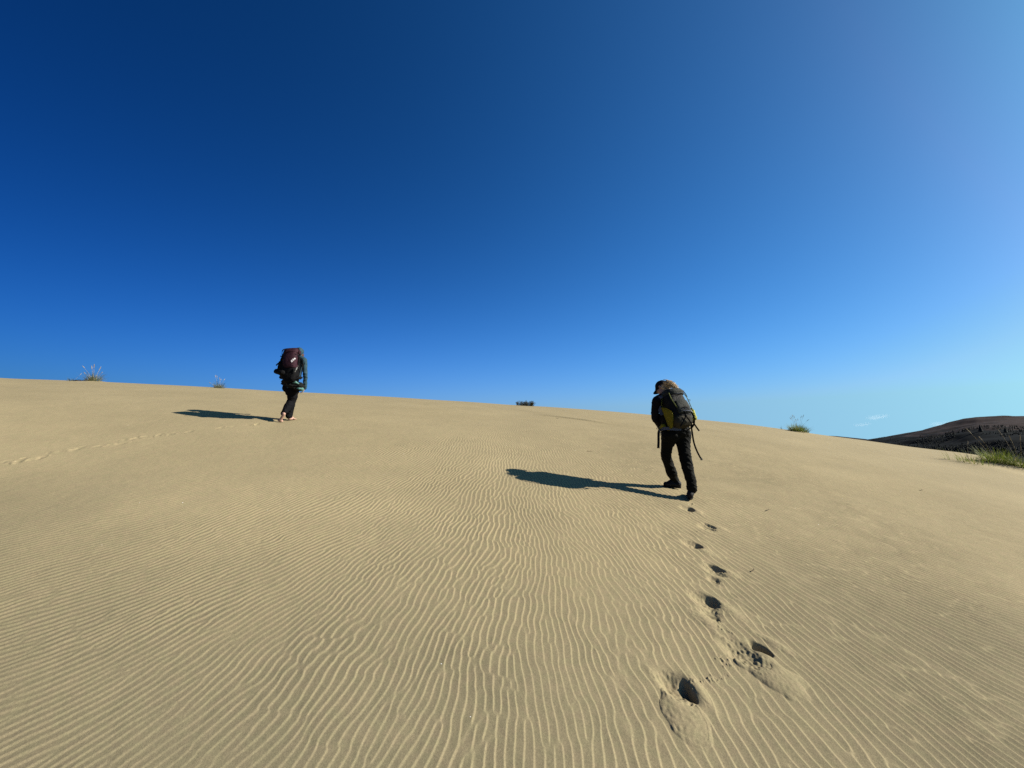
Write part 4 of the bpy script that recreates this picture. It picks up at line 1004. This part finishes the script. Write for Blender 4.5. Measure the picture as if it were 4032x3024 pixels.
# jacket knotted round the waist, sagging on the right hip, with pale teal lining showing
ct = chain([Q(1120, 1506, .22), Q(1150, 1512, .08), Q(1178, 1518, .12), Q(1186, 1525, .30)], [.07, .085, .075, .065]) + chain([Q(1164, 1512, .10), Q(1187, 1523, .16), Q(1191, 1532, .20)], [.06, .055, .036]) + chain([Q(1162, 1522, .08), Q(1180, 1535, .14), Q(1189, 1539, .18)], [.05, .034, .022])
co2 = grow('tied_jacket', ct, M_COAT, wom, .0065, 2, .022, (12, 12, 34), 41)
for pts, rr_s in ((((1152, 1507, .03), (1163, 1504, .03), (1174, 1510, .05)), (.012, .030, .018)), (((1170, 1528, .06), (1180, 1531, .07), (1191, 1533, .10)), (.012, .026, .026)), (((1183, 1533, .08), (1190, 1538, .11), (1191, 1529, .12)), (.02, .018, .018))):
    l_ = grow('lining', chain([Q(*p) for p in pts], list(rr_s)), M_TEALD, co2, .006, 2, .010, (30, 30, 60), 50)

# ------------------------------------------------------------------ maroon backpack
qB, qT = Q(1141, 1492, .06), Q(1148, 1386, .24)
qu = nz(qT - qB); q0 = V2(.86, -.50, 0); qr = nz(q0 - qu * np.dot(q0, qu)); qb = np.cross(qr, qu)
if np.dot(qb, _f2) > 0: qb = -qb
QH = float(np.linalg.norm(qT - qB)); A2 = (qr, qb, qu)
pk2 = empty('backpack', qB); tag(pk2, 'tall maroon and black backpack with a white print worn by the barefoot walker', 'backpack')
def L2(a, b, c): return qB + qr * a + qb * b + qu * c
loft('main_compartment', qB, A2, [(-.10, .07, .05, .02, 0), (-.085, .125, .10, .02, 0), (.05, .165, .135, .005, 0), (.25, .175, .145, 0, 0), (QH - .12, .165, .135, 0, 0), (QH - .04, .14, .11, 0, 0)], M_BLACK, pk2, 44, 3, .016, 3, 14)
mr = loft('maroon_panel', L2(.03, .045, .215), A2, [(-.03, .05, .06, .03, .02), (.0, .115, .10, .02, .02), (.06, .140, .112, .005, .018), (.20, .143, .112, 0, .012), (QH - .235, .13, .10, 0, 0), (QH - .225, .10, .08, 0, 0)], M_MAROON, pk2, 44, 3, .010, 7, 16)
loft('lid', L2(0, 0, 0), A2, [(QH - .075, .13, .12, .02, .01), (QH - .06, .160, .148, .02, .012), (QH + .01, .158, .140, .025, .006), (QH + .055, .12, .10, .03, -.01), (QH + .070, .06, .05, .03, -.02)], M_MAROON, pk2, 40, 2.8, .012, 9, 14)
ribbon('lid_edge', [L2(-.165, .06, QH - .10), L2(-.150, .10, QH - .01), L2(-.10, .09, QH + .042), L2(.03, .04, QH + .066), L2(.16, .02, QH + .055), L2(.195, .05, QH - .03), L2(.185, .05, .30)], .022, M_BLACK, pk2, qu, .006)
rl = grow('rolled_mat', chain([Q(1090, 1462, .10), Q(1112, 1468, -.04)], [.058, .060]), M_BLACK, pk2, .007, 3, .008, (30, 30, 30), 4)
grow('side_pocket', chain([Q(1108, 1430, .10), Q(1104, 1450, .06), Q(1112, 1478, .08)], [.05, .055, .05]), M_BLACK, pk2, .007, 3, .012, (24, 24, 30), 6)
grow('side_pocket', chain([Q(1120, 1395, .16), Q(1113, 1420, .12)], [.03, .05]), M_BLACK, pk2, .007, 3, .012, (24, 24, 30), 5)
grow('hip_belt', chain([Q(1104, 1486, .14), Q(1120, 1490, .04), Q(1150, 1492, -.02), Q(1175, 1488, .06), Q(1188, 1487, .18)], [.030, .04, .045, .038, .020]), M_BLACK, pk2, .007, 2, .010, (24, 24, 30), 6)
for pts in (((1186, 1487, .16), (1190, 1486, .17), (1183, 1494, .16)),): cord('strap_end', [Q(*p) for p in pts], [.02, .012, .012], M_BLACK, pk2)
cord('pale_rod', [Q(1161, 1465, -.03), Q(1166, 1455, -.03), Q(1169, 1447, -.02), Q(1174, 1441, -.01)], [.012, .014, .013, .010], M_PALE, pk2)
for pts, w in ((((1176, 1408, .20), (1190, 1417, .24), (1194, 1432, .26), (1192, 1442, .22)), .016), (((1176, 1424, .14), (1184, 1432, .18), (1192, 1440, .21)), .012), (((1174, 1452, .10), (1178, 1462, .14), (1184, 1462, .20)), .014), (((1192, 1440, .21), (1188, 1460, .20), (1184, 1484, .16)), .020), (((1201, 1424, .22), (1199, 1433, .23), (1194, 1441, .22)), .012)):
    ribbon('webbing_strap', [Q(*p) for p in pts], w, M_WEB, pk2, _r2)
cord('pull_cord', [Q(1104, 1402, .12), Q(1106, 1403, .12), Q(1112, 1402, .12)], [.012, .012, .010], M_BLACK, pk2)
cord('pull_cord', [Q(1087, 1439, .10), Q(1094, 1432, .11), Q(1100, 1428, .12)], [.012, .014, .012], M_BLACK, pk2)
cord('pull_cord', [Q(1105, 1490, .10), Q(1101, 1493, .10)], .004, M_BLACK, pk2)
cord('haul_loop', [Q(1160, 1393, -.055), Q(1164, 1395, -.06), Q(1169, 1394, -.05)], [.008, .012, .008], M_BLACK, pk2)
for a0, a1, c0 in ((-.10, .12, .245), (-.12, .13, .42)):
    cord('seam', [L2(a0 + .03, .158, c0), L2((a0 + a1) / 2 + .03, .168, c0 - .006), L2(a1 + .03, .158, c0)], .0035, M_BLACK, pk2)
# the white mark: slanting peaks climbing from lower left to upper right, on the maroon panel's face
from mathutils.bvhtree import BVHTree
_bv = BVHTree.FromPolygons([Vector(v.co) for v in mr.data.vertices], [tuple(p.vertices) for p in mr.data.polygons])
def mark(poly, off=.005):
    V = []; n = len(poly); hit = []
    for px, py in poly:
        d_ = Vector(nz(ray(px, py))); h_ = _bv.ray_cast(Vector(CAM), d_)[0]; hit.append(np.array(h_ if h_ else Q(px, py, -.05)))
    for o in (off, -.004): V += [p + qb * o for p in hit]
    F = [tuple(range(n)), tuple(range(n, 2 * n))[::-1]] + [(i, n + i, n + (i + 1) % n, (i + 1) % n) for i in range(n)]
    return V, F
def cr4(x, y): return 1060 + x / 13.825, 1360 + y / 13.825
for k, poly in enumerate((((1185, 850), (1215, 780), (1310, 850), (1225, 930)), ((1255, 745), (1300, 725), (1385, 790), (1320, 835)), ((1330, 705), (1400, 675), (1450, 710), (1405, 775), (1370, 740)))):
    V, F = mark([cr4(*p) for p in poly]); part('white_print', V, F, M_WHITE, mr, False)
